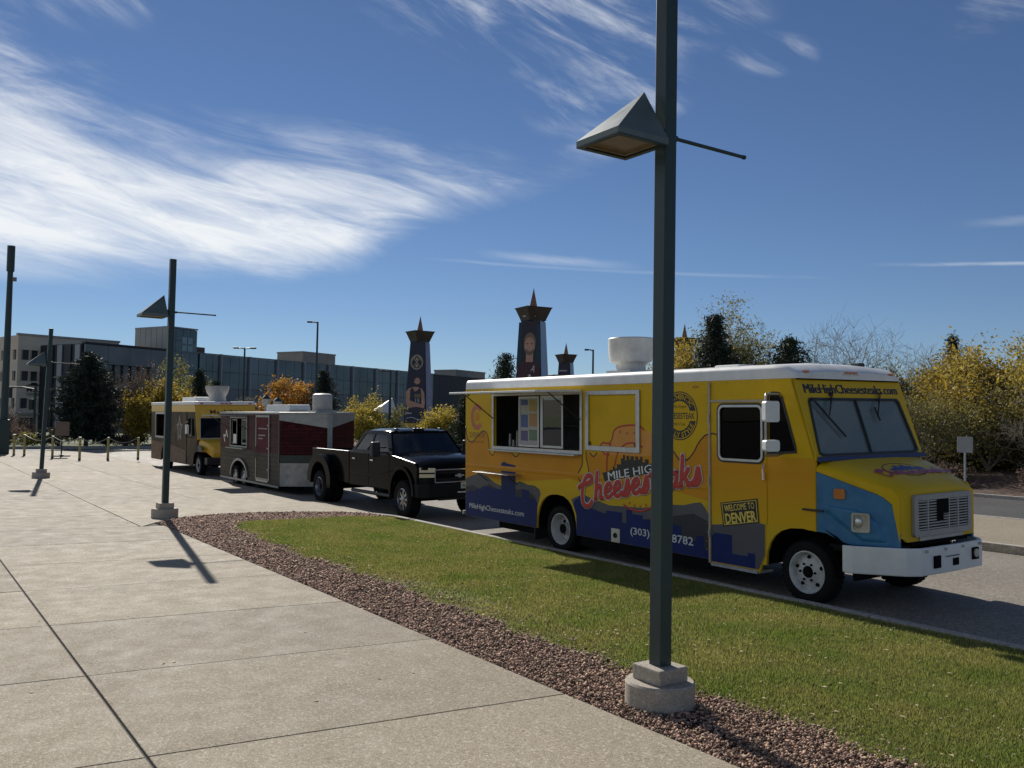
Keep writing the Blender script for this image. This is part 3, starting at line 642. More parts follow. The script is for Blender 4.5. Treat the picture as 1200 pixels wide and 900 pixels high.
    nav = [(-4.99, b0), (-4.99, .84), (-4.86, .84), (-4.86, .88), (-4.6, .88), (-4.6, .93), (-4.35, .93), (-4.35, 1.0), (-4.02, 1.0), (-4.02, .98), (-3.68, .98), (-3.68, 1.345), (-3.2, 1.345), (-3.2, .88), (-2.98, .88), (-2.98, 1.03), (-2.76, 1.03), (-2.76, .89), (-2.56, .89), (-2.5, .8), (-2.523, b0)]
    plate('skyline_print', nav, [], F, .0046, .0056, m_navy, T)
    plate('skyline_print', [(-3.68, 1.44), (-3.68, 1.49), (-3.58, 1.53), (-3.5, 1.5), (-3.2, 1.47), (-3.2, 1.44)], [], F, .0046, .0056, m_navy, T)
    nav2 = [(-1.358, b0), (-1.36, .72), (-1.44, .9), (-1.38, .98), (-1.30, 1.0), (-1.27, 1.06), (-1.24, 1.0), (-1.1, .98), (-1.1, .86), (-.95, .86), (-.6, .8), (-.56, .86), (-.18, .86), (-.18, .70), (-.08, .70), (-.08, .92), (.06, .92), (.06, .86), (.3, .86), (.3, .80), (.55, .80), (.55, .88), (.7, .88), (.7, .72), (.95, .72), (.95, .78), (1.15, .78), (1.15, .6), (1.45, .6), (1.45, .68), (1.60, .68), (1.60, .5), (1.70, .5), (1.70, b0)]
    plate('skyline_print', nav2, [], F, .0046, .0056, m_navy, T)
    # sandwich emblem
    bun = drip([(-.50, 1.79), (-.62, 1.8), (-.72, 1.9), (-.66, 1.98), (-.5, 1.98), (-.42, 2.06), (-.38, 2.18), (-.25, 2.25), (-.05, 2.28), (.2, 2.28), (.34, 2.22)])
    plate('bun_print', bun+[(.62, 2.1), (.66, 1.84), (.4, 1.80), (-.4, 1.79)], [], F, .0022, .0034, m_ban, T)
    for nm, cx, cz, rr, mt in (('emblem_ring', .17, 1.60, .73, m_red),):
        a1 = [p for p in arc(cx, cz, rr, 150, 208, 20)]; a2 = arc(cx, cz, rr*.93, 243, 300, 20)
        stroke_each(nm, [a1, a2, arc(cx, cz, rr, 20, 60, 10)], .016, F, .0075, .002, mt, T)
    stroke_each('bun_outline', [bun, drip([(-.36, 1.62), (-.28, 1.83), (-.1, 1.97), (.12, 2.0), (.3, 1.94)])], .014, F, .005, .002, m_red, T)
    st = MB()
    for sx, sz in ((-.22, 2.17), (-.05, 2.15), (.12, 2.16), (.0, 1.03), (.12, 1.00), (.25, 1.0), (.38, 1.03)):
        pts = [(sx+(.026 if i % 2 == 0 else .011)*math.sin(i*math.pi/5), sz+(.026 if i % 2 == 0 else .011)*math.cos(i*math.pi/5)) for i in range(10)]; st.plate(pts, [], F, .0068, .0078)
    st.build('star_print', m_red, T, split=True)
    sky_ = [(-.48, 1.50), (-.48, 1.54), (-.4, 1.54), (-.4, 1.6), (-.36, 1.6), (-.36, 1.57), (-.3, 1.57), (-.3, 1.64), (-.2, 1.64), (-.2, 1.74), (-.15, 1.74), (-.15, 1.80), (-.11, 1.80), (-.11, 1.71), (-.07, 1.71), (-.07, 1.785), (-.01, 1.785), (-.01, 1.73), (.03, 1.73), (.03, 1.785), (.1, 1.785), (.1, 1.72), (.14, 1.72), (.14, 1.785), (.2, 1.785), (.2, 1.74), (.25, 1.74), (.25, 1.785), (.3, 1.785), (.3, 1.7), (.36, 1.7), (.36, 1.75), (.44, 1.75), (.44, 1.66), (.5, 1.66), (.5, 1.62)]
    plate('black_skyline_print', sky_, [], F, .0075, .009, m_ink, T)
    ban = [(-.66, 1.48), (.86, 1.75), (.86, 1.60), (-.60, 1.335)]
    # the banner crosses the moulding, so it stands on a shallow raised strip
    plate('name_banner', ban, [], F, .0105, .0115, m_ink, T)
    sl = math.atan2(.27, 1.52)
    text('banner_lettering', 'MILE HIGH', F, (-.53, 1.475, .72, 1.605), .0118, m_wht, T, dbl=.008, rot=sl)
    # script lettering: strokes in unit letter space (x, y), y 0 = baseline, 1 = x-height
    GL = {'C': (1.35, [[(1.12, 1.55), (1.05, 1.8), (.8, 1.92), (.55, 1.78), (.35, 1.3), (.25, .6), (.32, -.05), (.55, -.4), (.85, -.42), (1.1, -.15)], [(-.05, 1.15), (.25, 1.3), (.7, 1.32), (1.08, 1.5)]]),
          'h': (.85, [[(.1, 0), (.16, .9), (.24, 2.0)], [(.14, .55), (.32, .95), (.52, .95), (.56, .6), (.55, .1), (.72, .02)]]),
          'e': (.78, [[(.1, .45), (.35, .5), (.58, .7), (.52, .98), (.32, 1.0), (.14, .75), (.1, .4), (.22, .06), (.45, .0), (.68, .2)]]),
          's': (.72, [[(.0, .05), (.25, .4), (.42, 1.08), (.5, .75), (.55, .35), (.42, .02), (.15, .0)]]),
          't': (.55, [[(.3, 1.75), (.22, .9), (.2, .2), (.35, .0), (.55, .15)], [(.0, 1.12), (.5, 1.2)]]),
          'a': (.85, [[(.62, .85), (.42, 1.02), (.18, .85), (.1, .4), (.22, .02), (.45, .12), (.62, .5), (.64, .95)], [(.64, .95), (.6, .3), (.72, .02), (.86, .15)]]),
          'k': (.85, [[(.1, 0), (.16, .9), (.22, 2.05)], [(.6, 1.1), (.4, .75), (.16, .55)], [(.3, .65), (.52, .3), (.62, .02), (.82, .1)]])}
    def script(s, x0, z0, x1, slope, xh):
        adv = 0; paths = []
        for ch in s:
            w, ps = GL[ch]
            for p in ps: paths.append([(adv+a, b) for a, b in spline(p, 5)])
            adv += w*.98
        k = (x1-x0)/adv
        return [[(x0+a*k, z0+b*xh+a*k*slope) for a, b in p] for p in paths]
    sc = script('Cheesesteaks', -1.26, .95, 1.58, .178, .218)
    strokes('script_halo', sc, .056, F, .0125, .0008, m_wht, T)
    strokes('script_ink', sc, .042, F, .0140, .0008, m_red, T)
    # round badge
    bc = (1.12, 2.44)
    plate('badge_disc', circle(*bc, .37, 40), [], F, .001, .002, m_ink, T)
    plate('badge_rim', circle(*bc, .353, 40), [circle(*bc, .338, 40)], F, .0024, .0032, m_yel, T)
    plate('badge_centre', circle(*bc, .225, 36), [], F, .0024, .0032, m_yel, T)
    plate('badge_band', [(bc[0]-.345, bc[1]-.075), (bc[0]+.345, bc[1]-.075), (bc[0]+.345, bc[1]+.075), (bc[0]-.345, bc[1]+.075)], [], F, .0036, .0044, m_yel, T)
    text('badge_lettering', 'CHEESESTEAK', F, (bc[0]-.31, bc[1]-.048, bc[0]+.31, bc[1]+.048), .005, m_ink, T, bold=.02)
    text('badge_lettering', 'AUTHENTIC', F, (bc[0], bc[1], .075, 150, 30), .0036, m_yel, T, bold=.02, arcr=.25)
    text('badge_lettering', 'PHILLY STYLE', F, (bc[0], bc[1], .075, 205, 335), .0036, m_yel, T, bold=.02, arcr=.25)
    text('badge_lettering', 'The Original', F, (bc[0]-.13, bc[1]+.105, bc[0]+.13, bc[1]+.165), .005, m_ink, T)
    text('badge_lettering', 'Hot & Tasty', F, (bc[0]-.12, bc[1]-.16, bc[0]+.12, bc[1]-.10), .005, m_ink, T)
    # city logo by the rear corner
    cl = arc(-4.56, 2.385, .24, 40, 320, 24, .27)+arc(-4.56, 2.385, .13, 320, 40, 24, .16)
    plate('city_emblem', cl, [], F, .001, .002, M('faded_red', (.55, .14, .05), .35, var=.06), T)
    plate('city_emblem', circle(-4.55, 2.385, .085, 20), [], F, .001, .002, m_org, T)
    text('city_lettering', 'DENVER', F, (-4.84, 1.965, -4.25, 2.075), .0035, M('rust_ink', (.30, .10, .02), .4), T, bold=.005)
    text('city_lettering', 'THE MILE HIGH CITY', F, (-4.78, 1.86, -4.3, 1.905), .0035, M('rust_ink', (.3, .1, .02)), T)
    text('web_lettering', 'MileHighCheesesteaks.com', F, (-4.84, .495, -2.92, .63), .0062, M('pale_ink', (.62, .62, .60), .4), T, dbl=.006)
    text('phone_lettering', '(303)', F, (.02, .50, .46, .65), .0062, M('pale_ink', (.62, .62, .6)), T, bold=.012)
    text('phone_lettering', '555-8782', F, (.54, .515, 1.39, .64), .0062, M('pale_ink', (.62, .62, .6)), T, bold=.012)
    # ---- serving hatch
    s0, z0, s1, z1 = SERV
    plate('hatch_frame', [(s0-.06, z0-.06), (s1+.06, z0-.06), (s1+.06, z1+.05), (s0-.06, z1+.05)], [hole_s], F, .006, .03, m_alu, T, bevel=.004)
    MB().box(s0, s1, Y0-.16, Y0-.002, z0-.085, z0-.062).build('hatch_sill', m_alu, T, bevel=.004)
    fl = thing; aw = MB()
    a0 = Vector((0, Y0-.035, 2.875)); a1 = Vector((0, Y0-1.02, 2.86))
    for x0, x1 in ((s0-.05, s1+.05),):
        P = [Vector((x, 0, 0))+q for x in (x0, x1) for q in (a0, a1)]; U = Vector((0, 0, -.035))
        aw.add(P+[p+U for p in P], [(0, 1, 3, 2), (4, 6, 7, 5), (0, 4, 5, 1), (2, 3, 7, 6), (1, 5, 7, 3), (0, 2, 6, 4)])
    af = aw.build('hatch_awning', m_white, T, bevel=.006, fix=True)
    stq = MB()
    for x in (s0-.0, s1+.0): stq.tube([(x, Y0-.035, 2.36), (x, Y0-.72, 2.835)], .011, 8)
    stq.build('awning_strut', m_black, T, split=True)
    plate('hatch_pane', [(-3.12, 1.84), (-2.48, 1.84), (-2.48, 2.78), (-3.12, 2.78)], [[(-3.09, 1.88), (-2.51, 1.88), (-2.51, 2.74), (-3.09, 2.74)]], F, -.035, -.012, m_alu, T)
    plate('menu_poster', [(-3.085, 1.885), (-2.515, 1.885), (-2.515, 2.735), (-3.085, 2.735)], [], F, -.03, -.022, M('poster_paper', (.42, .42, .40), .6, var=.1), T)
    cols = [M('poster_blue', (.06, .11, .30), .5), M('poster_yellow', (.40, .30, .07), .5), M('poster_violet', (.10, .08, .22), .5), M('poster_orange', (.42, .22, .08), .5), M('poster_green', (.12, .20, .12), .5)]
    for i, (xa, za, xb, zb_) in enumerate([(-3.05, 2.2, -2.83, 2.44), (-2.79, 2.5, -2.54, 2.72), (-3.05, 1.95, -2.83, 2.14), (-2.79, 2.22, -2.54, 2.46), (-2.79, 1.96, -2.54, 2.16), (-3.05, 2.62, -2.83, 2.72)]):
        plate('poster_print', [(xa, za), (xb, za), (xb, zb_), (xa, zb_)], [], F, -.0215, -.0205, cols[i % 5], T)
    plate('hatch_pane', [(-2.40, 1.84), (-1.76, 1.84), (-1.76, 2.79), (-2.40, 2.79)], [[(-2.36, 1.88), (-1.80, 1.88), (-1.80, 2.75), (-2.36, 2.75)]], F, -.035, -.012, m_alu, T)
    plate('hatch_screen', [(-2.36, 1.88), (-1.80, 1.88), (-1.80, 2.75), (-2.36, 2.75)], [], F, -.026, -.022, glass('screen_glass', (.35, .35, .34), .10, .6), T)
    MB().box(-2.46, -2.43, Y0+.03, Y0+.06, 1.84, 2.79).build('hatch_post', m_alu, T)
    b = MB()
    for x, h in ((-3.7, .24), (-3.45, .30), (-3.32, .17), (-3.58, .12)): b.cyl((x, -1.0, 1.825), (x, -1.0, 1.825+h), .03, .02, 10)
    b.build('sauce_bottle', M('sauce_bottle', (.35, .33, .3), .4), T)
    MB().box(-3.9, -1.25, -1.17, -.75, 1.76, 1.815).build('hatch_counter', m_alup, T)
    sh = MB().box(-4.2, -2.98, Y0-.34, Y0-.028, 1.30, 1.315); sh.build('fold_shelf', m_alu, T, bevel=.003)
    MB().tube([(-4.1, Y0-.03, 1.12), (-4.1, Y0-.3, 1.298)], .009).tube([(-3.1, Y0-.03, 1.12), (-3.1, Y0-.3, 1.298)], .009).build('shelf_bracket', m_black, T, split=True)
    # closed hatch
    p0, q0, p1, q1 = -1.09, 1.84, .26, 2.85
    plate('panel_frame', [(p0, q0), (p1, q0), (p1, q1), (p0, q1)], [[(p0+.085, q0+.085), (p1-.085, q0+.085), (p1-.085, q1-.07), (p0+.085, q1-.07)]], F, .009, .034, m_alu, T, bevel=.005)
    pk = MB()
    for x in (p0+.11, p1-.11): pk.box(x-.012, x+.012, Y0-.03, Y0-.0095, q0+.1, q0+.15)
    pk.build('panel_latch', m_black, T, split=True)
    # ---- door
    plate('door_post', [(1.715, .32), (1.75, .32), (1.75, 2.93), (1.715, 2.93)], [], F, .001, .03, M('door_trim', (.42, .36, .26), .45, .2, var=.1), T)
    plate('door_header', [(1.752, 2.64), (2.76, 2.64), (2.76, 2.672), (1.752, 2.672)], [], F, .001, .024, M('door_trim', (.42, .36, .26)), T)
    fa2 = [p for p in fa if p[0] < 2.78]
    door = [(1.755, .34), (2.60, .34), (2.66, .45)]+[(2.72, .56)]+[(2.76, 1.9), (2.76, 2.635), (1.755, 2.635)]
    dp = plate('door', door, [rrect(*DW, .08)], F, .001, .009, m_yel, T)
    plate('cheese_print', [(1.757, 1.0), (1.757, 2.18), (1.86, 2.16), (1.905, 2.1), (1.905, 1.80), (2.7, 1.80), (2.755, 1.9), (2.755, 1.0)], [], F, .0095, .0105, m_fade, T)
    plate('cheese_print', [(2.763, .95), (2.763, 1.9), (3.1, 1.9), (3.5, 1.9), (3.525, 1.88), (3.525, 1.0), (3.45, .965), (3.3, .985), (3.1, .985)], [], F, .001, .002, m_fade, T)
    plate('mountain_print', [(1.757, .345), (1.757, .87), (2.0, .90), (2.3, .96), (2.5, .99), (2.72, .97), (2.715, .56), (2.66, .45), (2.6, .345)], [], F, .0112, .0120, m_slate, T)
    plate('skyline_print', [(1.757, .345), (1.757, .72), (1.8, .72), (1.8, .76), (2.14, .76), (2.14, .5), (2.42, .5), (2.42, .55), (2.55, .55), (2.55, .345)], [], F, .0125, .0133, m_navy, T)
    plate('window_seal', rrect(DW[0]-.045, DW[1]-.045, DW[2]+.045, DW[3]+.045, .11), [rrect(DW[0]-.018, DW[1]-.018, DW[2]+.018, DW[3]+.018, .09)], F, .0135, .022, m_black, T)
    plate('door_window_frame', rrect(DW[0]-.02, DW[1]-.02, DW[2]+.02, DW[3]+.02, .09), [rrect(DW[0]+.012, DW[1]+.012, DW[2]-.012, DW[3]-.012, .07)], F, .009, .027, m_alu, T)
    plate('door_glass', rrect(*DW, .08), [], F, -.012, -.006, g_dark, T)
    plate('quarter_glass', QW, [], F, -.012, -.006, g_dark, T)
    qs = [(2.76, 1.92), (3.25, 1.96), (3.23, 2.07), (3.03, 2.70), (2.97, 2.77), (2.85, 2.78), (2.77, 2.72)]
    plate('window_seal', qs, [QW], F, .0025, .012, m_black, T)
    plate('door_glass', rrect(*DW, .08), [], FF, -.034, -.03, g_wind, T)
    plate('quarter_glass', QW, [], FF, -.034, -.03, g_wind, T)
    # permits inside the door glass
    plate('permit_card', [(2.48, 1.86), (2.64, 1.86), (2.64, 1.97), (2.48, 1.97)], [], F, -.02, -.016, M('poster_paper', (.5, .5, .48), .6), T)
    wq = [(1.93, 1.20), (2.60, 1.315), (2.63, .985), (1.98, .865)]
    plate('welcome_sign', wq, [], F, .014, .0155, m_ink, T)
    ws = math.atan2(.115, .67)
    wi = [(2.28+(a-2.28)*.93, 1.091+(b-1.091)*.90) for a, b in wq]; wj = [(2.28+(a-2.28)*.90, 1.091+(b-1.091)*.85) for a, b in wq]
    plate('sign_border', wi, [wj], F, .016, .0166, m_yel2, T)
    text('sign_lettering', 'WELCOME TO', F, (2.0, 1.125, 2.545, 1.215), .0168, m_yel2, T, dbl=.006, rot=ws)
    text('sign_lettering', 'DENVER', F, (2.02, .95, 2.58, 1.10), .0168, m_yel2, T, bold=.03, rot=ws)
    MB().box(2.705, 2.745, Y0-.05, Y0-.0095, 1.58, 1.68).tube([(2.725, Y0-.05, 1.6), (2.725, Y0-.06, 1.72), (2.725, Y0-.02, 1.79)], .012).build('door_handle', m_chrome, T)
    stp = MB().box(1.76, 2.6, Y0-.03, Y0+.3, .285, .325)
    for i in range(14): stp.box(1.78+i*.058, 1.80+i*.058, Y0-.025, Y0+.2, .325, .331)
    stp.build('door_step', m_alup, T)
    MB().box(-.44, -.23, Y0-.014, Y0-.006, .36, .585).build('outlet_plate', m_cream, T, bevel=.003)
    MB().lathe([(.035, -.03), (.045, -.012), (.0, -.012)], (-.335, Y0-.006, .475), 14, 'y').build('outlet_socket', m_black, T)
    # ---- cab front
    FR = fr_slope(3.555, 1.88, 3.19, 2.95); hgt = 1.13
    wso = [(-1.13, .09), (-1.06, .06), (1.06, .06), (1.13, .09), (1.12, .2), (1.04, .80), (1.0, .845), (-1.0, .845), (-1.04, .80), (-1.12, .2)]
    plate('front_panel', [(-HW, 0), (HW, 0), (HW, hgt), (-HW, hgt)], [wso], FR, -.04, 0, m_yel, T)
    wsi = [(a*.975, .4525+(b-.4525)*.955) for a, b in wso]
    plate('windscreen_seal', [(a*1.012, .4525+(b-.4525)*1.03) for a, b in wso], [wsi], FR, .001, .012, m_black, T)
    for sg in (-1, 1):
        hp = [p for p in wso if p[0]*sg > 0]
        lo_ = sorted(hp, key=lambda p: p[1])
        poly = [(sg*.012, .06)]+[(sg*1.06, .06), (sg*1.13, .09), (sg*1.12, .2), (sg*1.04, .8), (sg*1.0, .845)]+[(sg*.012, .845)]
        plate('windscreen', poly, [], FR, -.02, -.012, g_wind, T)
    plate('windscreen_divider', [(-.014, .05), (.014, .05), (.014, .855), (-.014, .855)], [], FR, -.03, .016, m_black, T)
    plate('cowl', [(-HW, -.035), (HW, -.035), (HW, .035), (-HW, .035)], [], FR, .004, .05, M('cowl_navy', (.02, .03, .10), .4, var=.1), T, bevel=.01)
    text('header_lettering', 'MileHighCheesesteaks.com', FR, (-1.07, .88, 1.07, 1.055), .002, m_ink, T, dbl=.010)
    text('header_lettering', 'MileHighCheesesteaks.com', FR, (-1.05, .88, 1.09, 1.055), .003, m_ink, T)
    ml = MB()
    for y in (-.98, -.10, 0, .10, .98): ml.box(3.17, 3.245, y-.035, y+.035, 3.03, 3.06)
    ml.build('marker_lamp', m_amber, T, split=True, bevel=.006)
    MB().box(3.19, 3.236, -.18, .18, 3.02, 3.034).build('lamp_bar', m_alu, T)
    o, U, V = [Vector(q) for q in FR]; Nf = U.cross(V)
    def fp(a, b, n): return tuple(o+U*a+V*b+Nf*n)
    wp = MB()
    for a, s in ((-.52, 1), (.58, 1)):
        wp.tube([fp(a, .93, .01), fp(a, .93, .05), fp(a-.22*1, .60, .045)], .009, 6)
        wp.tube([fp(a, .93, .012), fp(a-.16, .70, .055)], .007, 6)
    for (a, b), (c, d) in (((-.98, .84), (-.50, .30)), ((.36, .72), (.40, .52))): wp.tube([fp(a, b, .03), fp(c, d, .03)], .014, 6)
    wp.build('wiper', m_black, T, split=True)
    # cab interior
    MB().box(2.9, 3.45, -1.1, 1.1, 1.45, 1.84).build('dashboard', m_dash, T, bevel=.04)
    for y in (-.7, .65): MB().box(2.0, 2.5, y-.25, y+.25, 1.05, 1.2).box(1.92, 2.08, y-.25, y+.25, 1.1, 1.95).build('seat', m_seat, T, bevel=.05)
    MB().lathe([(.21, 0), (.235, .012), (.21, .024), (.185, .012), (.21, 0)], (2.82, .62, 1.86), 24).tube([(2.82, .42, 1.87), (2.82, .82, 1.87)], .012).cyl((2.82, .62, 1.86), (3.0, .62, 1.5), .02).build('steering_wheel', m_black, T)
    MB().box(1.45, 1.5, -1.15, .2, .7, 2.8).build('cab_bulkhead', M('cab_liner', (.5, .5, .47), .7), T)
    MB().box(1.55, 3.1, -1.15, 1.15, 2.88, 2.92).build('cab_headliner', M('cab_liner', (.5, .5, .47)), T)
    # ---- bonnet
    def bsec(x, hw, zt_, zs, zl, r=.07):
        a = [(-hw, zl), (-hw, zs-r), (-hw+.015, zs-.03), (-hw+.06, zs), (-hw+.2, zt_-.006), (-hw*.4, zt_+.012)]
        return [(x, p, q) for p, q in a]+[(x, -p, q) for p, q in reversed(a)]
    bo = MB().loft([bsec(3.54, 1.205, 1.88, 1.83, 1.735), bsec(3.8, 1.115, 1.82, 1.765, 1.66), bsec(4.2, .965, 1.69, 1.63, 1.50), bsec(4.38, .885, 1.60, 1.545, 1.40), bsec(4.47, .835, 1.545, 1.50, .95), bsec(4.5, .80, 1.50, 1.46, .94)])
    bo.build('bonnet', m_yel, T, smooth='auto', fix=True)
    FG = ((4.503, 0, 0), (0, 1, 0), (0, 0, 1))
    plate('front_surround', rrect(-.80, .90, .80, 1.50, .06), [rrect(-.64, .97, .64, 1.46, .04)], FG, -.03, .0, m_yel, T)
    plate('grille_frame', rrect(-.66, .955, .66, 1.475, .05), [rrect(-.575, 1.03, .575, 1.405, .02)], FG, .001, .05, M('grille_grey', (.33, .33, .33), .42, .35, var=.12), T, bevel=.012)
    for i in range(11):
        z = 1.045+i*.0345
        sl_ = MB().box(4.51, 4.545, -.574, .574, z-.0085, z+.0085); sl_.build('grille_slat', M('grille_grey', (.33, .33, .33)), T)
    for y in (-.36, .12, .34): MB().box(4.508, 4.549, y-.016, y+.016, 1.031, 1.404).build('grille_bar', M('grille_grey', (.33, .33, .33)), T)
    MB().box(4.5035, 4.507, -.60, .60, 1.0, 1.43).build('grille_backing', m_under, T)  # black backing plate added as the shade between the slats
    MB().box(4.551, 4.556, -.155, .105, 1.22, 1.40).box(4.551, 4.556, -.155, -.02, 1.14, 1.22).build('grille_patch', m_under, T)
    # fenders on a slanted plane
    for sg in (-1, 1):
        A = Vector((3.535, sg*1.208, 0)); B = Vector((4.475, sg*.848, 0)); U_ = (B-A).normalized(); Lf = (B-A).length
        fr = (tuple(A), tuple(U_), (0, 0, 1)); t0, t1 = (-.03, .0) if sg < 0 else (.0, .03)
        if sg > 0: fr = (tuple(A), tuple(U_), (0, 0, 1))
        fen = [(0, .965), (.12, .95), (.30, .86), (.42, .83), (Lf, .84), (Lf, 1.0), (Lf-.10, 1.36), (Lf-.22, 1.46), (0, 1.73)]
        plate('fender', fen, [], fr, t0, t1, m_fblue, T, bevel=.008)
        yl = [(Lf-.006, .90), (Lf-.006, 1.45), (Lf-.1, 1.56), (0, 1.79), (0, 1.735), (Lf-.22, 1.465), (Lf-.095, 1.365), (Lf-.02, .95)]
        if sg < 0:
            plate('bonnet_edge', yl, [], fr, -.028, .002, m_yel, T)
            # swage bulge, lamp bezel, lamp, side repeater
            o2, u2, v2 = Vector(fr[0]), Vector(fr[1]), Vector(fr[2]); n2 = u2.cross(v2)
            def q(a, b, n): return tuple(o2+u2*a+v2*b+n2*n)
            bl = MB(); bl.loft([[q(a, b, .001) for a, b in ((.1, 1.22), (.1, 1.32), (.5, 1.28), (.74, 1.16), (.86, .88), (.55, .88))], [q(a, b, .03) for a, b in ((.16, 1.26), (.16, 1.30), (.48, 1.25), (.70, 1.13), (.80, .92), (.58, .92))]])
            bl.build('fender_swage', m_fblue, T, bevel=.02, fix=True)
            plate('headlamp_bezel', rrect(.44, 1.0, .66, 1.24, .03), [rrect(.465, 1.03, .635, 1.215, .02)], fr, .028, .062, M('lamp_cream', (.5, .46, .36), .45, var=.15), T)
            plate('headlamp_bowl', [(.46, 1.025), (.64, 1.025), (.64, 1.22), (.46, 1.22)], [], fr, .010, .032, M('lamp_cream', (.5, .46, .36)), T)
            c = Vector(q(.52, 1.12, .034)); hb = MB(); prof = [(0, .03), (.035, .026), (.055, .01), (.06, 0)]
            hv = []
            for r_, h_ in prof:
                for i in range(16): a = 2*math.pi*i/16; hv.append(tuple(c+u2*r_*math.cos(a)*.85+v2*r_*1.3*math.sin(a)+n2*h_))
            hb.add(hv, [(j*16+i, j*16+(i+1) % 16, (j+1)*16+(i+1) % 16, (j+1)*16+i) for j in range(3) for i in range(16)])
            hb.build('headlamp', M('lamp_glass', (.62, .62, .58), .12, .6, var=.1, coat=.6), T, smooth=True)
            plate('side_repeater', rrect(.22, 1.40, .36, 1.53, .03), [], fr, .001, .035, m_amber, T, bevel=.01)
        else:
            plate('bonnet_edge', yl, [], fr, -.002, .028, m_yel, T)
    MB().box(3.34, 3.66, Y0-.035, Y0-.006, 1.225, 1.25).build('bonnet_catch', m_black, T, bevel=.006)
    # bonnet logo lies along the slope
    FB = ((4.30, 0, 1.6535), (0, 1, 0), tuple(Vector((-.58, 0, .19)).normalized()))
    bs = script('Cheesesteaks', -.74, .14, .80, -.03, .085)
    strokes('bonnet_script', bs, .019, FB, .020, .001, M('magenta_ink', (.42, .03, .10), .35), T)
    plate('bonnet_emblem', circle(-.05, .27, .42, 30, .21), [circle(-.05, .27, .405, 30, .195)], FB, .014, .016, m_line, T)
    plate('bonnet_skyline', [(-.36, .24), (-.36, .30), (-.26, .30), (-.26, .34), (-.16, .34), (-.16, .40), (-.08, .40), (-.08, .35), (.0, .35), (.0, .41), (.08, .41), (.08, .36), (.2, .36), (.2, .32), (.38, .32), (.38, .24)], [], FB, .017, .0185, M('deep_blue_ink', (.03, .06, .2), .4), T)
    # bumper
    bz0, bz1 = .50, .84
    out = [(3.94, -1.23), (4.05, -1.205), (4.56, -.86), (4.66, -.70), (4.68, 0), (4.66, .70), (4.56, .86), (4.05, 1.205), (3.94, 1.23)]; inn = [(a-.05, b*.97) for a, b in reversed(out)]
    bm_ = MB().plate(out+inn, [], ((0, 0, 0), (1, 0, 0), (0, 1, 0)), bz0, bz1).build('bumper', m_white, T, bevel=.015)
    for a, b, z0_, z1_ in ((-.46, -.32, .58, .73), (-.04, .09, .58, .67), (.43, .57, .61, .76)):
        MB().box(4.655, 4.688, a, b, z0_, z1_).build('bumper_recess', m_under, T)
    MB().cyl((4.66, .5, .69), (4.70, .5, .69), .055, n=14).build('fog_lamp', M('lamp_cream', (.5, .46, .36)), T)
    MB().box(4.36, 4.50, -.64, .64, .845, .93).build('valance', m_under, T)
    MB().box(4.42, 4.52, -.5, .5, .90, .945).build('lower_grille_trim', m_alup, T)
    # mirrors
    ym = Y0-.36
    MB().tube([(3.02, Y0-.001, 2.70), (3.04, Y0-.1, 2.74), (3.04, ym, 2.74), (3.045, ym-.02, 2.70), (3.045, ym-.02, 1.96), (3.04, ym, 1.92), (3.02, Y0-.1, 1.92), (3.02, Y0-.001, 1.95)], .012, 8).build('mirror_frame', m_alu, T, smooth=True)
    for z0_, z1_ in ((2.37, 2.645), (1.985, 2.135)):
        MB().plate(rrect(-.115, z0_, .095, z1_, .035), [], ((3.055, ym+.05, 0), tuple(Vector((.35, 1, 0)).normalized()), (0, 0, 1)), 0, .09).build('mirror', m_white, T, bevel=.02)
    MB().tube([(3.02, HW, 2.70), (3.04, HW+.3, 2.74), (3.045, HW+.33, 2.70), (3.045, HW+.33, 1.96), (3.02, HW, 1.93)], .012, 8).box(3.02, 3.1, HW+.2, HW+.40, 2.2, 2.6).build('far_mirror', m_black, T)
    # running gear
    wheel(T, 3.32, Y0+.20, .405, .26, -1, .27, m_white_rim, 'steel')
    wheel(T, 3.32, HW-.20, .405, .26, 1, .27, m_white_rim, 'steel')
    wheel(T, -1.9, Y0+.18, .405, .24, -1, .27, m_white_rim, 'deep'); wheel(T, -1.9, Y0+.46, .405, .24, -1, .27, m_white_rim, 'deep')
    wheel(T, -1.9, HW-.18, .405, .24, 1, .27, m_white_rim, 'deep'); wheel(T, -1.9, HW-.46, .405, .24, 1, .27, m_white_rim, 'deep')
    MB().cyl((-1.9, -1.0, .405), (-1.9, 1.0, .405), .07).cyl((3.37, -1.0, .405), (3.37, 1.0, .405), .06).build('axle', m_under, T, split=True)
    wl = MB()
    for cx, w0 in ((-1.9, .60), (3.33, .66)):
        a = arc(cx, .40, w0+.05, 0, 180, 14, .66)
        for y0_, y1_ in ((Y0+.042, Y0+.75), (HW-.75, HW-.042)):
            n = len(a); wl.add([(x, y, z) for y in (y0_, y1_) for x, z in a], [(i, i+1, n+i+1, n+i) for i in range(n-1)])
    wl.build('wheel_well', m_under, T, split=True)
    MB().box(-2.62, -2.60, Y0+.02, Y0+.62, .14, .62).build('mud_flap', m_black, T)
    MB().box(-5.12, -5.0, -1.15, 1.15, .38, .46).box(-5.2, -5.05, -.06, .06, .33, .40).build('rear_bumper', m_black, T, bevel=.01)
    MB().box(-5.16, -5.1, -1.2, -1.06, .37, .44).build('bumper_end', m_alu, T)
    MB().box(-3.9, -2.7, Y0+.1, Y0+.5, .22, .50).box(-.6, 1.3, Y0+.25, Y0+.8, .24, .50).build('under_tank', m_under, T, split=True)
    MB().box(-1.25, 1.68, Y0+.01, Y0+.03, .20, .36).build('side_skirt', m_under, T)
    # rivets, hinges, marker lamps
    rv = MB()
    for i in range(64):
        x = -4.94+i*.125; rv.cyl((x, Y0-.0005, 2.915), (x, Y0-.007, 2.915), .009, .005, 6)
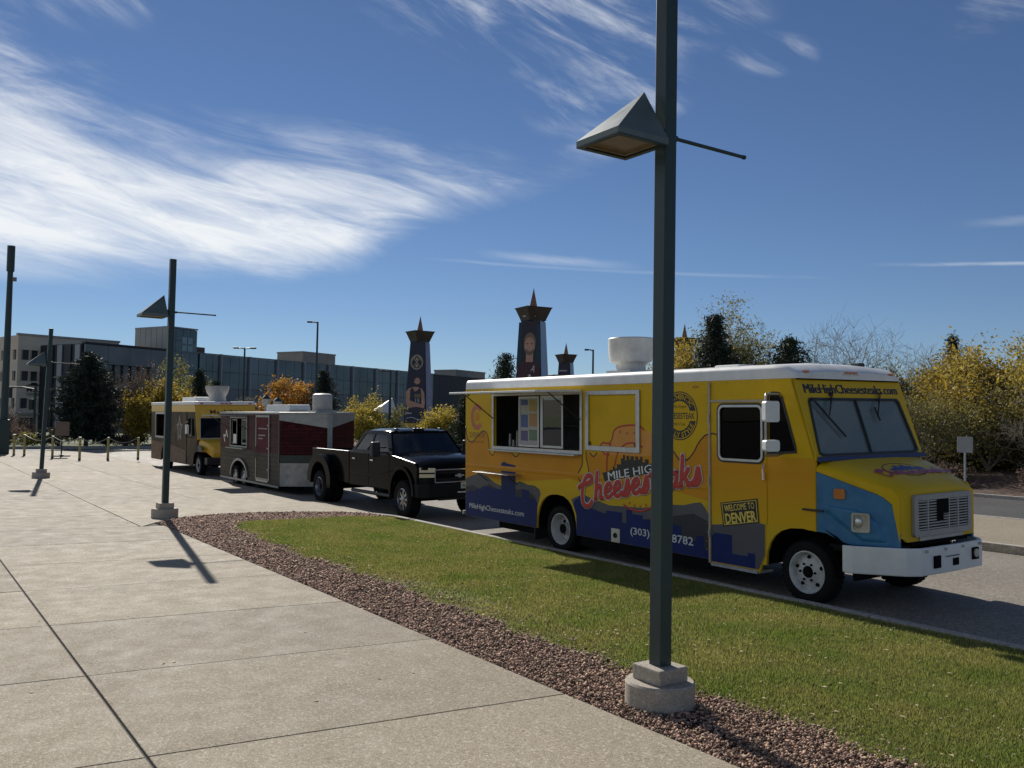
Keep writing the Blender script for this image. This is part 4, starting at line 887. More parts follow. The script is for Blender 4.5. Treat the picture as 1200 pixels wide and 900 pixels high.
    for x in (-4.96, .55, 1.66):
        for i in range(19):
            if abs(1.40-(.5+i*.125)) > .06: rv.cyl((x, Y0-.006, .5+i*.125), (x, Y0-.012, .5+i*.125), .008, .005, 6)
    tag(rv.build('rivet_row', M('rivet_metal', (.45, .36, .12), .4, .3), T), kind='stuff')
    for x in (-4.7, -2.55, 1.45): MB().box(x-.05, x+.05, Y0-.02, Y0-.004, 2.86, 2.885).build('side_marker', m_amber, T, bevel=.004)
    for z in (.75, 1.5, 2.4): MB().cyl((1.735, Y0-.04, z-.06), (1.735, Y0-.04, z+.06), .014, n=8).build('door_hinge', m_alup, T)
    for y in (-.62, -.2, .2, .62): MB().cyl((4.66, y, .80), (4.695, y, .80), .018, n=8).build('bumper_bolt', m_alup, T)
    MB().box(4.686, 4.692, -.20, .10, .70, .71).build('plate_bracket', m_black, T)
    # roof equipment
    ex = MB().lathe([(.29, 0), (.29, .05), (.27, .08), (.27, .20), (.30, .22), (.38, .25), (.395, .33), (.405, .44), (.41, .66), (.395, .68), (.38, .67), (.38, .45), (.25, .35), (0, .33)], (-1.30, 0.0, 3.15), 36)
    ex.build('exhaust_fan', M('weathered_white', (.56, .54, .49), .5, var=.2, scale=4), T, smooth='auto')
    MB().box(-1.62, -.98, -.31, .31, 3.14, 3.24).build('fan_curb', m_alup, T)
    MB().box(1.15, 1.65, -.5, 0, 3.16, 3.22).build('roof_vent', m_white, T, bevel=.03)
    MB().box(2.55, 2.72, .95, 1.1, 3.10, 3.24).build('roof_lamp', m_black, T, bevel=.02)
    MB().box(-2.62, -2.45, -.9, -.75, 3.12, 3.19).build('roof_clamp', m_black, T, bevel=.02)
    MB().box(-4.93, -4.86, Y0-.02, Y0-.004, 2.82, 2.86).build('rear_marker', m_black, T)
    return T
big_truck()
# ------------------------------------------------------------------ black dual-wheel pickup
m_bpaint = M('black_car_paint', (.004, .0045, .0055), .14, 0, var=.25, scale=4, coat=.0, spec=.07, dirt=((.05, .045, .04), .25, .9))
def pickup():
    T = thing('pickup_truck', 'black lifted dual rear wheel pickup parked behind the yellow cheesesteak truck', 'pickup', (10.95, 21.0, -.099), -math.pi/2, rx=R(1.17))
    HW = 1.0; F = fr_side(-HW)
    ra = arch_pts(-2.2, .66, .60, .60, 1.16); fa = arch_pts(2.28, .60, .56, .54, 1.14)
    side = [(-3.12, .74)]+ra+[(-.68, .62)]; cabs = [(-.66, .58)]+fa+[(2.98, .66), (3.02, 1.2), (2.9, 1.31), (1.76, 1.45), (-.66, 1.46)]
    bed = side+[(-.68, 1.44), (-3.12, 1.44)]
    for sg in (-1, 1):
        f = F if sg < 0 else ((0, HW, 0), (1, 0, 0), (0, 0, 1)); t = (-.07, 0) if sg < 0 else (0, .07)
        plate('bed_side', bed, [], f, *t, m_bpaint, T, bevel=.03)
        plate('body_side', cabs, [], f, *t, m_bpaint, T, bevel=.03)
        s = sg
        strip = MB().box(-.6, 1.72, s*(HW+.001), s*(HW+.018), .86, .93) if s > 0 else MB().box(-.6, 1.72, -HW-.018, -HW-.001, .86, .93)
        strip.build('side_moulding', m_bpaint, T, bevel=.006)
        fl = arc(2.28, .58, .62, -4, 184, 18, .63)+arc(2.28, .58, .52, 184, -4, 18, .55)
        MB().plate(fl, [], f, *((0.001, .045) if s < 0 else (-.045, -.001))).build('wheel_flare', m_bpaint, T, bevel=.025)
        dl = arc(-2.2, .62, .80, -14, 184, 20, .70)+arc(-2.2, .55, .545, 184, -14, 20, .56)
        mb = MB().plate(dl, [], f, *((.001, .21) if s < 0 else (-.21, -.001))); mb.build('dual_fender', m_bpaint, T, bevel=.07, bseg=4)
    # bed floor and gate
    MB().box(-3.1, -.70, -.93, .93, .85, .90).build('bed_floor', m_under, T)
    MB().box(-3.17, -3.125, -.99, .99, .76, 1.43).build('tailgate', m_bpaint, T, bevel=.02)
    for sg in (-1, 1): MB().box(-3.1, -.70, sg*.96-.045, sg*.96+.045, 1.441, 1.462).build('bed_rail', M('rail_alloy', (.30, .31, .32), .3, .6, var=.1), T, bevel=.008)
    MB().box(-.70, -.64, -.95, .95, .85, 1.5).build('bed_head', m_bpaint, T)
    # bonnet, front
    def sec(x, hw, zt, zs, zl):
        a = [(-hw, zl), (-hw, zs-.06), (-hw+.02, zs-.015), (-hw+.10, zs+.01), (-hw*.55, zt), (-hw*.2, zt+.01)]
        return [(x, p, q) for p, q in a]+[(x, -p, q) for p, q in reversed(a)]
    MB().loft([sec(1.72, .985, 1.52, 1.47, 1.16), sec(2.4, .98, 1.47, 1.40, 1.16), sec(2.85, .965, 1.41, 1.34, 1.16), sec(3.08, .93, 1.33, 1.27, 1.16), sec(3.14, .90, 1.26, 1.22, 1.16)]).build('bonnet', m_bpaint, T, smooth='auto', fix=True)
    fo = [(2.80, -.985), (2.98, -.965), (3.12, -.80), (3.18, -.45), (3.19, 0), (3.18, .45), (3.12, .80), (2.98, .965), (2.80, .985)]
    TOP = ((0, 0, 0), (1, 0, 0), (0, 1, 0))
    MB().plate(fo, [], TOP, .70, 1.19).build('front_fascia', M('fascia_black', (.009, .009, .01), .6, spec=.2), T, bevel=.02)
    fo2 = [(2.78, -1.02), (3.02, -1.0), (3.22, -.82), (3.29, -.4), (3.30, 0), (3.29, .4), (3.22, .82), (3.02, 1.0), (2.78, 1.02)]
    MB().plate(fo2, [], TOP, .52, .84).build('front_bumper', M('bumper_black', (.011, .011, .012), .6, spec=.2, var=.2), T, bevel=.03)
    MB().box(3.19, 3.215, -.62, .62, .98, 1.05).build('grille_bar', m_bpaint, T, bevel=.01)
    for z in (.90, .94, 1.09, 1.13): MB().box(3.185, 3.20, -.62, .62, z-.008, z+.008).build('grille_slat', m_blackm, T)
    bt = [(-.13, -.02), (-.045, -.02), (-.035, -.045), (.055, -.045), (.045, -.02), (.13, -.02), (.115, .02), (.035, .02), (.025, .045), (-.055, .045), (-.045, .02), (-.115, .02)]
    plate('bow_tie_emblem', bt, [], ((3.217, .0, 1.015), (0, 1, 0), (0, 0, 1)), 0, .01, m_alup, T)
    for sg in (-1, 1):
        A = Vector((3.165, sg*.62, 0)); B = Vector((3.0, sg*.945, 0)); u = (B-A).normalized()*sg; L = (B-A).length
        o = A if sg > 0 else A; fr = (tuple(A if sg > 0 else B), tuple(u if sg > 0 else (A-B).normalized()), (0, 0, 1))
        plate('headlamp', [(0, 1.10), (L, 1.10), (L, 1.20), (0, 1.215)], [], fr, .03, .055, M('headlamp_lens', (.62, .62, .52), .1, .3, var=.2, scale=30, coat=.8), T)
        plate('indicator', [(0, .985), (L, .985), (L, 1.065), (0, 1.065)], [], fr, .03, .055, M('headlamp_lens', (.62, .62, .52)), T)
    plate('grille_surround', rrect(-.66, .86, .66, 1.17, .03), [rrect(-.64, .88, .64, 1.15, .02)], ((3.19, 0, 0), (0, 1, 0), (0, 0, 1)), .001, .03, m_chrome, T)
    MB().box(3.305, 3.315, -.02, .29, .72, .86).build('licence_plate', M('plate_white', (.55, .56, .52), .5, var=.1), T)
    pm = M('plate_green', (.10, .16, .12), .5)
    for i in range(6): MB().box(3.3155, 3.317, .015+i*.045, .044+i*.045, .76, .81).build('plate_mark', pm, T)
    MB().box(3.30, 3.33, -.12, .42, .615, .655).build('step_bar', m_chrome, T, bevel=.01)
    MB().box(3.0, 3.06, -.45, .45, .44, .52).build('skid_bar', m_black, T)
    # greenhouse
    v = Vector((0, .19, .55)).normalized()
    so_ = [(-.64, 0), (1.74, 0), (1.30, .545), (1.18, .585), (.06, .585), (-.14, .55), (-.44, .12)]
    w1 = [(-.36, .07), (.44, .07), (.44, .50), (.06, .50), (-.06, .47)]; w2 = [(.53, .07), (1.50, .07), (1.16, .50), (.53, .50)]
    for sg in (-1, 1):
        fr = ((0, sg*.985, 1.455), (1, 0, 0), (0, v.y*-sg, v.z)); t = (-.03, 0) if sg < 0 else (-.03, 0)
        if sg > 0: t = (0, .03)
        plate('cab_side', so_, [w1, w2], fr, *t, m_bpaint, T)
        tg = (-.02, -.014) if sg < 0 else (.014, .02)
        plate('rear_door_glass', w1, [], fr, *tg, g_dark, T); plate('front_door_glass', w2, [], fr, *tg, g_dark, T)
    def rsec(x, z, hw, d): return [(x, -hw, z-d), (x, -hw+.03, z-.02), (x, -hw*.6, z+.02), (x, 0, z+.03), (x, hw*.6, z+.02), (x, hw-.03, z-.02), (x, hw, z-d)]
    MB().loft([rsec(-.16, 1.98, .80, .05), rsec(.1, 2.03, .81, .06), rsec(1.15, 2.03, .81, .06), rsec(1.34, 1.985, .80, .03)]).build('roof', m_bpaint, T, smooth='auto', fix=True)
    FRs = fr_slope(1.76, 1.46, 1.32, 1.99); h = Vector((.44, 0, .53)).length
    wo = [(-.93, .03), (.93, .03), (.77, h-.04), (-.77, h-.04)]
    plate('windscreen_frame', [(-.985, -.01), (.985, -.01), (.80, h+.01), (-.80, h+.01)], [wo], FRs, -.03, 0, m_bpaint, T)
    plate('windscreen', wo, [], FRs, -.02, -.014, glass('truck_windscreen', (.45, .52, .55), .04, .75), T)
    plate('rear_window', [(-.80, .05), (.80, .05), (.72, .5), (-.72, .5)], [], ((-.62, 0, 1.46), (0, -1, 0), tuple(Vector((.5, 0, .55)).normalized())), -.01, 0, g_dark, T)
    for y in (-.62, -.1, 0, .1, .62): MB().box(1.18, 1.30, y-.04, y+.04, 2.03, 2.075).build('roof_marker', m_blackm, T, bevel=.012)
    for y in (-.45, .45):
        MB().box(.6, 1.05, y-.24, y+.24, .98, 1.12).box(.52, .66, y-.24, y+.24, 1.05, 1.72).box(.54, .64, y-.11, y+.11, 1.75, 1.9).build('seat', m_seat, T, bevel=.04)
    MB().box(1.35, 1.72, -.9, .9, 1.2, 1.47).build('dashboard', m_dash, T, bevel=.03)
    MB().box(-.6, 1.7, -.9, .9, .62, .68).build('cab_floor', m_under, T)
    # doors: shut lines, handles, mirrors
    for x in (.48, 1.62): MB().box(x-.004, x+.004, -HW-.004, -HW+.01, .62, 1.44).build('door_gap', m_under, T)
    for x in (-.42, .62): MB().box(x, x+.17, -HW-.035, -HW-.001, 1.26, 1.30).build('door_handle', m_chrome, T, bevel=.008)
    for sg in (-1, 1):
        MB().tube([(1.40, sg*.98, 1.50), (1.44, sg*1.2, 1.5)], .02).tube([(1.40, sg*.97, 1.62), (1.44, sg*1.2, 1.62)], .02).build('mirror_arm', m_black, T, split=True)
        y0, y1 = sorted((sg*1.18, sg*1.40)); MB().box(1.40, 1.52, y0, y1, 1.40, 1.76).build('mirror', m_black, T, bevel=.03)
    MB().cyl((2.2, .88, 1.42), (2.15, .9, 2.1), .006, .003, 6).build('antenna', m_black, T)
    for sg in (-1, 1): MB().tube([(-.55, sg*.95, .46), (1.6, sg*.95, .46)], .045, 10).build('running_board', m_black, T)
    MB().box(-3.0, 3.0, -.45, -.37, .5, .64).build('frame_rail', m_under, T); MB().box(-3.0, 3.0, .37, .45, .5, .64).build('frame_rail', m_under, T)
    for sg in (-1, 1):
        wheel(T, 2.28, sg*.86, .435, .30, sg, .25, M('dark_alloy', (.34, .34, .35), .28, .8, var=.2), 'alloy')
        wheel(T, -2.2, sg*1.06, .435, .26, sg, .25, M('dark_alloy', (.2, .2, .2)), 'deep'); wheel(T, -2.2, sg*.76, .435, .26, sg, .25, M('dark_alloy', (.2, .2, .2)), 'deep')
    MB().cyl((-2.2, -1.0, .435), (-2.2, 1.0, .435), .09).build('axle', m_under, T); MB().cyl((2.28, -.8, .435), (2.28, .8, .435), .07).build('axle', m_under, T)
    wl = MB()
    for cx in (-2.2, 2.28):
        a = arc(cx, .5, .60, 0, 180, 12, .64)
        for y0, y1 in ((-.92, -.5), (.5, .92)):
            n = len(a); wl.add([(x, y, z) for y in (y0, y1) for x, z in a], [(i, i+1, n+i+1, n+i) for i in range(n-1)])
    wl.build('wheel_well', m_under, T, split=True)
pickup()

# ------------------------------------------------------------------ brick print trailer
def brick_print(name, c1, c2, mortar, sx, rough=.5):
    m = bpy.data.materials.new(name); m.use_nodes = True; N, L = m.node_tree.nodes, m.node_tree.links; b = N['Principled BSDF']
    tc = N.new('ShaderNodeTexCoord'); s = N.new('ShaderNodeSeparateXYZ'); L.new(tc.outputs['Object'], s.inputs[0])
    ad = N.new('ShaderNodeMath'); ad.operation = 'ADD'; L.new(s.outputs[0], ad.inputs[0]); L.new(s.outputs[1], ad.inputs[1])
    cb = N.new('ShaderNodeCombineXYZ'); L.new(ad.outputs[0], cb.inputs[0]); L.new(s.outputs[2], cb.inputs[1])
    bk = N.new('ShaderNodeTexBrick'); L.new(cb.outputs[0], bk.inputs['Vector']); bk.inputs['Scale'].default_value = sx
    bk.inputs['Color1'].default_value = (*c1, 1); bk.inputs['Color2'].default_value = (*c2, 1); bk.inputs['Mortar'].default_value = (*mortar, 1)
    bk.inputs['Mortar Size'].default_value = .025; bk.inputs['Row Height'].default_value = .3; bk.inputs['Brick Width'].default_value = .9
    no = N.new('ShaderNodeTexNoise'); no.inputs['Scale'].default_value = 9; no.inputs['Detail'].default_value = 6; L.new(tc.outputs['Object'], no.inputs['Vector'])
    mx = N.new('ShaderNodeMixRGB'); mx.blend_type = 'MULTIPLY'; mx.inputs[0].default_value = .6; L.new(bk.outputs['Color'], mx.inputs[1]); L.new(no.outputs['Fac'], mx.inputs[2])
    L.new(mx.outputs[0], b.inputs['Base Color']); b.inputs['Roughness'].default_value = rough; b.inputs['Specular IOR Level'].default_value = .04; MATS[name] = m; return m
def trailer():
    T = thing('food_trailer', 'dark red brick print food trailer with V shaped nose hitched behind the pickup', 'trailer', (10.8, 28.6, -.102), -math.pi/2, rx=R(1.17))
    HW = 1.2; F = fr_side(-HW); z0, z1 = .26, 2.40
    mb_ = brick_print('brick_wrap', (.11, .024, .026), (.068, .018, .02), (.034, .013, .014), 3.0, .3); mw = brick_print('timber_wrap', (.115, .098, .078), (.075, .065, .054), (.04, .036, .03), 2.2, .35)
    mt = M('trailer_trim', (.33, .33, .31), .4, .5, var=.15)
    mstone = M('stone_guard', (.5, .47, .42), .5, .2, var=.3, scale=4, col2=(.26, .25, .22))
    win = [(-1.75, 1.35), (-.12, 1.35), (-.12, 2.25), (-1.75, 2.25)]
    cxw = -.88; ar = arch_pts(-.85, z0, .82, .82, .86)
    side_lo = [(-2.9, z0)]+ar+[(2.8, z0), (2.8, 1.22), (-2.9, 1.22)]
    plate('lower_side', side_lo, [], F, -.04, 0, mw, T)
    plate('upper_side', [(-2.9, 1.221), (2.8, 1.221), (2.8, z1), (-2.9, z1)], [win], F, -.04, 0, mb_, T)
    MB().box(-2.9, 2.8, HW-.04, HW, z0, z1).build('far_side', mb_, T); MB().box(-2.94, -2.902, -HW, HW, z0, z1).build('rear_wall', mb_, T)
    MB().box(-2.88, 2.78, -HW+.045, HW-.045, z0+.02, z0+.08).build('floor', m_under, T)
    MB().box(-2.7, 2.5, .2, .25, .4, 2.3).build('galley_wall', m_int, T)
    # V nose
    ap = (3.72, 0)
    for sg in (-1, 1):
        A = Vector((2.802, sg*HW, 0)); B = Vector((ap[0], 0, 0)); u = (B-A).normalized() if sg < 0 else (A-B).normalized(); L = (B-A).length; o = A if sg < 0 else B
        fr = (tuple(o), tuple(u), (0, 0, 1))
        plate('nose_panel', [(0, .95), (L, .95), (L, 2.26), (0, 2.26)], [], fr, -.04, 0, mb_, T)
        plate('stone_guard', [(0, z0), (L, z0), (L, .949), (0, .949)], [], fr, -.04, .006, mstone, T)
        wd = [(0, 2.22), (0, z1), (L, z1), (L, 1.98)] if sg < 0 else [(L, 2.22), (L, z1), (0, z1), (0, 1.98)]
        plate('nose_cap', wd, [], fr, .002, .022, mt, T)
        plate('green_stripe', [(0.01, .96), (L-.01, .96), (L-.01, 1.18), (.01, 1.18)], [], fr, .001, .003, M('green_wrap', (.030, .045, .032), .5, var=.3), T)
    MB().box(ap[0]-.03, ap[0]+.035, -.07, .07, z0, z1-.002).build('nose_post', mt, T, bevel=.01)
    MB().box(2.76, 2.815, -HW-.014, -HW+.03, z0, z1).build('corner_trim', M('corner_brown', (.06, .05, .045), .45, .3), T)
    MB().plate([(-2.97, -HW-.02), (2.82, -HW-.02), (3.78, 0), (2.82, HW+.02), (-2.97, HW+.02)], [], ((0, 0, 0), (1, 0, 0), (0, 1, 0)), z1+.001, z1+.06).build('roof', mt, T, bevel=.015)
    # window and flap
    wi = [(-1.69, 1.41), (-.18, 1.41), (-.18, 2.19), (-1.69, 2.19)]
    plate('hatch_frame', [(-1.80, 1.30), (-.07, 1.30), (-.07, 2.30), (-1.80, 2.30)], [win], F, .002, .03, mt, T)
    for xa, xb in ((-1.72, -1.2), (-.7, -.16)): plate('hatch_pane', [(xa, 1.4), (xb, 1.4), (xb, 2.22), (xa, 2.22)], [[(xa+.04, 1.44), (xb-.04, 1.44), (xb-.04, 2.18), (xa+.04, 2.18)]], F, -.03, -.012, mt, T)
    plate('pane_glass', [(-.66, 1.44), (-.2, 1.44), (-.2, 2.18), (-.66, 2.18)], [], F, -.024, -.02, g_dark, T)
    plate('menu_card', [(-1.55, 1.42), (-1.25, 1.42), (-1.25, 1.72), (-1.55, 1.72)], [], F, -.011, -.007, m_wht, T)
    MB().add([(-1.85, -HW-.035, 2.34), (-.02, -HW-.035, 2.34), (-.02, -HW-.95, 2.37), (-1.85, -HW-.95, 2.37), (-1.85, -HW-.035, 2.31), (-.02, -HW-.035, 2.31), (-.02, -HW-.95, 2.34), (-1.85, -HW-.95, 2.34)], [(0, 1, 2, 3), (7, 6, 5, 4), (0, 4, 5, 1), (1, 5, 6, 2), (2, 6, 7, 3), (3, 7, 4, 0)]).build('hatch_awning', mt, T)
    MB().tube([(-1.82, -HW-.03, 1.9), (-1.82, -HW-.7, 2.33)], .012).tube([(-.05, -HW-.03, 1.9), (-.05, -HW-.7, 2.33)], .012).build('awning_strut', m_black, T, split=True)
    MB().box(-1.8, -.07, -HW-.18, -HW-.005, 1.255, 1.285).build('hatch_shelf', mt, T)
    text('side_logo', 'M', F, (-2.55, 1.5, -2.15, 1.78), .003, m_wht, T, rot=.5)
    # door
    dr = [(.82, .42), (1.92, .42), (1.92, 2.30), (.82, 2.30)]
    plate('door_frame', [(.76, .36), (1.98, .36), (1.98, 2.36), (.76, 2.36)], [dr], F, .002, .026, mt, T)
    plate('door', dr, [], F, .002, .012, M('door_wrap', (.11, .026, .030), .5, var=.25, scale=6, spec=.04), T)
    plate('door_lower_print', [(.84, .44), (1.90, .44), (1.90, 1.2), (.84, 1.2)], [], F, .0125, .014, mw, T)
    for z in (.7, 1.35, 2.05): MB().box(1.86, 2.03, -HW-.05, -HW-.027, z-.02, z+.02).build('hinge', mt, T)
    MB().tube([(.9, -HW-.03, 1.0), (.9, -HW-.07, 1.05), (.9, -HW-.07, 1.35), (.9, -HW-.03, 1.4)], .012).build('door_handle', m_black, T)
    for z, w in ((1.93, .8), (1.72, .62), (1.62, .4)): MB().box(1.0, 1.0+w, -HW-.017, -HW-.0145, z, z+.035).build('door_notice', M('notice_grey', (.3, .3, .3), .5), T)
    MB().box(.85, 1.9, -HW-.04, -HW-.002, .31, .355).build('door_step', m_alu, T)
    # wheels and fender
    fo = arc(-.85, .36, .88, 0, 180, 20, .58)+arc(-.85, .36, .80, 180, 0, 20, .50)
    plate('wheel_fender', fo, [], F, .002, .05, mt, T, bevel=.01)
    for x in (-1.27, -.42):
        wheel(T, x, -HW+.1, .34, .21, -1, .20, m_alu, 'alloy'); wheel(T, x, HW-.1, .34, .21, 1, .20, m_alu, 'alloy')
        MB().cyl((x, -HW+.12, .34), (x, HW-.12, .34), .05).build('axle', m_under, T)
    MB().box(-2.88, 2.75, -HW-.012, -HW-.001, .20, .262).build('bottom_rail', mt, T)
    MB().box(3.6, 4.4, -.05, .05, .42, .52).build('drawbar', m_under, T); MB().cyl((4.1, 0, .0), (4.1, 0, .75), .03).build('jack', m_alup, T)
    # roof kit
    MB().box(2.82, 3.48, -.32, .32, 2.461, 2.52).build('vent_base', mt, T)
    MB().lathe([(.28, 0), (.295, .03), (.295, .42), (.28, .47), (.2, .50), (0, .51)], (3.15, 0, 2.52), 24).build('exhaust_fan', M('fan_cream', (.45, .44, .41), .45, .1, var=.12), T, smooth='auto')
    MB().plate(rrect(-1.6, 2.462, .6, 2.70, .10), [], ((0, .3, 0), (1, 0, 0), (0, 0, 1)), -.35, .35).build('roof_cooler', m_white, T, bevel=.05)
trailer()

# ------------------------------------------------------------------ yellow and black truck at the far end
def far_truck():
    T = thing('food_truck', 'yellow food truck with grey and black graphic side behind the brick print trailer', 'food truck', (11.0, 38.0, -.098), -math.pi/2, rx=R(1.17))
    HW = 1.18; F = fr_side(-HW); zb, zt = .36, 2.72; xr = -4.5
    ra = arch_pts(-2.2, zb, .52, .52, .95); fa = arch_pts(2.75, .42, .5, .5, .92)
    my = M('far_yellow', (.76, .44, .03), .35, var=.08, coat=.2); mg = M('graphic_grey', (.03, .026, .024), .4, spec=.04, var=.5, scale=2.2, col2=(.15, .095, .045))
    mbn = M('graphic_brown', (.13, .085, .06), .45, spec=.04, var=.5, scale=5, col2=(.26, .18, .12))
    hatch = [(-3.6, 1.4), (-1.5, 1.4), (-1.5, 2.35), (-3.6, 2.35)]; dw = [(1.4, 1.45), (1.9, 1.45), (1.9, 2.2), (1.4, 2.2)]; qw = [(2.05, 1.5), (2.5, 1.5), (2.32, 2.2), (2.05, 2.2)]
    side = [(xr, zb)]+ra+[(2.2, zb)]+fa[1:7]+[(2.8, .95), (2.8, 1.4), (2.42, zt), (xr, zt)]
    plate('side_wall', side, [hatch, dw, qw], F, -.04, 0, mg, T)
    plate('side_wall_far', side, [], ((0, HW-.04, 0), (1, 0, 0), (0, 0, 1)), -.04, 0, mg, T)
    plate('lower_print', [(xr+.01, zb+.005), (-2.75, zb+.005), (-2.74, .95), (-2.2, 1.0), (-1.66, .95), (-1.66, zb+.005), (1.2, zb+.005), (1.2, .9), (-1.0, 1.08), (xr+.01, 1.18)], [], F, .001, .003, mbn, T)
    plate('upper_band', [(xr+.01, 2.45), (2.5, 2.45), (2.425, zt-.005), (xr+.01, zt-.005)], [], F, .001, .003, my, T)
    star = [(.25+(.5 if i % 2 == 0 else .28)*math.sin(i*math.pi/5)*.9, 1.75+(.6 if i % 2 == 0 else .3)*math.cos(i*math.pi/5)) for i in range(10)]
    plate('star_print', star, [], F, .001, .003, M('print_pink', (.30, .22, .22), .45, var=.3), T)
    plate('star_print', [(.25+(a-.25)*.7, 1.75+(b-1.75)*.7) for a, b in star], [], F, .0035, .0045, M('print_dark', (.05, .04, .045), .45), T)
    MB().box(xr, xr+.04, -HW+.045, HW-.045, zb, zt).build('rear_wall', mg, T)
    MB().box(xr+.05, 2.7, -.5, .5, .6, .68).build('floor', m_under, T); MB().box(-4.3, 1.2, .1, .15, .7, 2.6).build('galley_wall', m_int, T)
    plate('hatch_frame', [(-3.68, 1.32), (-1.42, 1.32), (-1.42, 2.43), (-3.68, 2.43)], [hatch], F, .0035, .03, m_alu, T)
    plate('door_glass', dw, [], F, -.02, -.014, g_dark, T); plate('quarter_glass', qw, [], F, -.02, -.014, g_dark, T)
    plate('door_edge', [(1.22, .42), (1.3, .42), (1.3, 2.44), (1.22, 2.44)], [], F, .004, .02, m_black, T)
    plate('door_mirror', rrect(2.2, 1.6, 2.42, 1.95, .04), [], ((0, -HW-.3, 0), (1, 0, 0), (0, 0, 1)), -.08, 0, m_white, T); MB().tube([(2.3, -HW, 2.1), (2.3, -HW-.28, 2.05), (2.3, -HW-.28, 1.5), (2.3, -HW, 1.45)], .014).build('mirror_frame', m_black, T)
    MB().plate([(xr-.03, -HW-.02), (2.45, -HW-.02), (2.52, -HW+.1), (2.52, HW-.1), (2.45, HW+.02), (xr-.03, HW+.02)], [], ((0, 0, 0), (1, 0, 0), (0, 1, 0)), zt+.001, zt+.14).build('roof', m_white, T, bevel=.03)
    for y in (-.95, -.16, 0, .16, .95): MB().box(2.515, 2.54, y-.06, y+.06, zt+.03, zt+.08).build('marker_lamp', m_redl, T)
    FR = fr_slope(2.82, 1.38, 2.43, 2.71); h = math.hypot(.39, 1.33)
    wo = [(-1.05, .06), (1.05, .06), (1.0, .86), (-1.0, .86)]
    plate('front_panel', [(-HW, 0), (HW, 0), (HW, h), (-HW, h)], [wo], FR, -.04, 0, my, T)
    plate('windscreen', wo, [], FR, -.02, -.012, g_dark, T)
    plate('windscreen_frame', [(-1.09, .02), (1.09, .02), (1.04, .9), (-1.04, .9)], [wo], FR, .001, .012, M('pale_frame', (.45, .42, .3), .5), T)
    text('header_lettering', 'MacNNtiz', FR, (-.62, 1.03, .75, 1.20), .003, m_line, T, bold=.01)
    def bsec(x, hw, zt_, zl):
        a = [(-hw, zl), (-hw, zt_-.12), (-hw+.05, zt_-.03), (-hw+.2, zt_)]; return [(x, p, q) for p, q in a]+[(x, -p, q) for p, q in reversed(a)]
    MB().loft([bsec(2.8, 1.12, 1.40, .92), bsec(3.3, .98, 1.30, .92), bsec(3.62, .86, 1.18, .75), bsec(3.68, .80, 1.1, .72)]).build('bonnet', my, T, smooth='auto', fix=True)
    FG = ((3.685, 0, 0), (0, 1, 0), (0, 0, 1))
    plate('front_badge', circle(-.22, .97, .15, 20), [], FG, .001, .01, m_line, T); plate('front_badge', circle(-.22, .97, .09, 16), [], FG, .0105, .013, my, T)
    plate('grille', rrect(.15, .80, .72, 1.08, .03), [], FG, .001, .03, m_black, T)
    for sg in (-1, 1):
        plate('fender_print', [(2.84, .93), (3.5, .93), (3.3, 1.15), (2.9, 1.2)], [], ((0, sg*1.13 if sg > 0 else -1.16, 0), (1, 0, 0), (0, 0, 1)), 0, .02, m_slate2, T)
    MB().box(3.5, 3.85, -1.1, 1.1, .45, .72).build('bumper', m_black, T, bevel=.03)
    wl = M('white_steel', (.5, .5, .48), .5, 0)
    for x, st in ((2.75, 'steel'), (-2.2, 'deep')):
        for sg in (-1, 1): wheel(T, x, sg*(HW-.18), .40, .25, sg, .26, m_white_rim, st)
        MB().cyl((x, -HW+.2, .4), (x, HW-.2, .4), .06).build('axle', m_under, T)
    MB().box(-4.3, 2.6, -.9, .9, .34, .55).build('chassis', m_under, T)
    MB().lathe([(.33, 0), (.33, .22), (.36, .27), (.42, .38), (.47, .56), (.47, .64), (.42, .64), (.26, .45), (0, .4)], (1.2, .05, zt+.14), 24).build('exhaust_fan', M('fan_grey', (.36, .36, .34), .5, .1, var=.15), T, smooth='auto')
    MB().plate(rrect(-1.6, zt+.141, .3, zt+.34, .09), [], ((0, -.2, 0), (1, 0, 0), (0, 0, 1)), -.4, .4).build('roof_cooler', m_white, T, bevel=.04)
    MB().box(xr-.15, xr, -1.1, 1.1, .36, .45).build('rear_bumper', m_black, T)
far_truck()
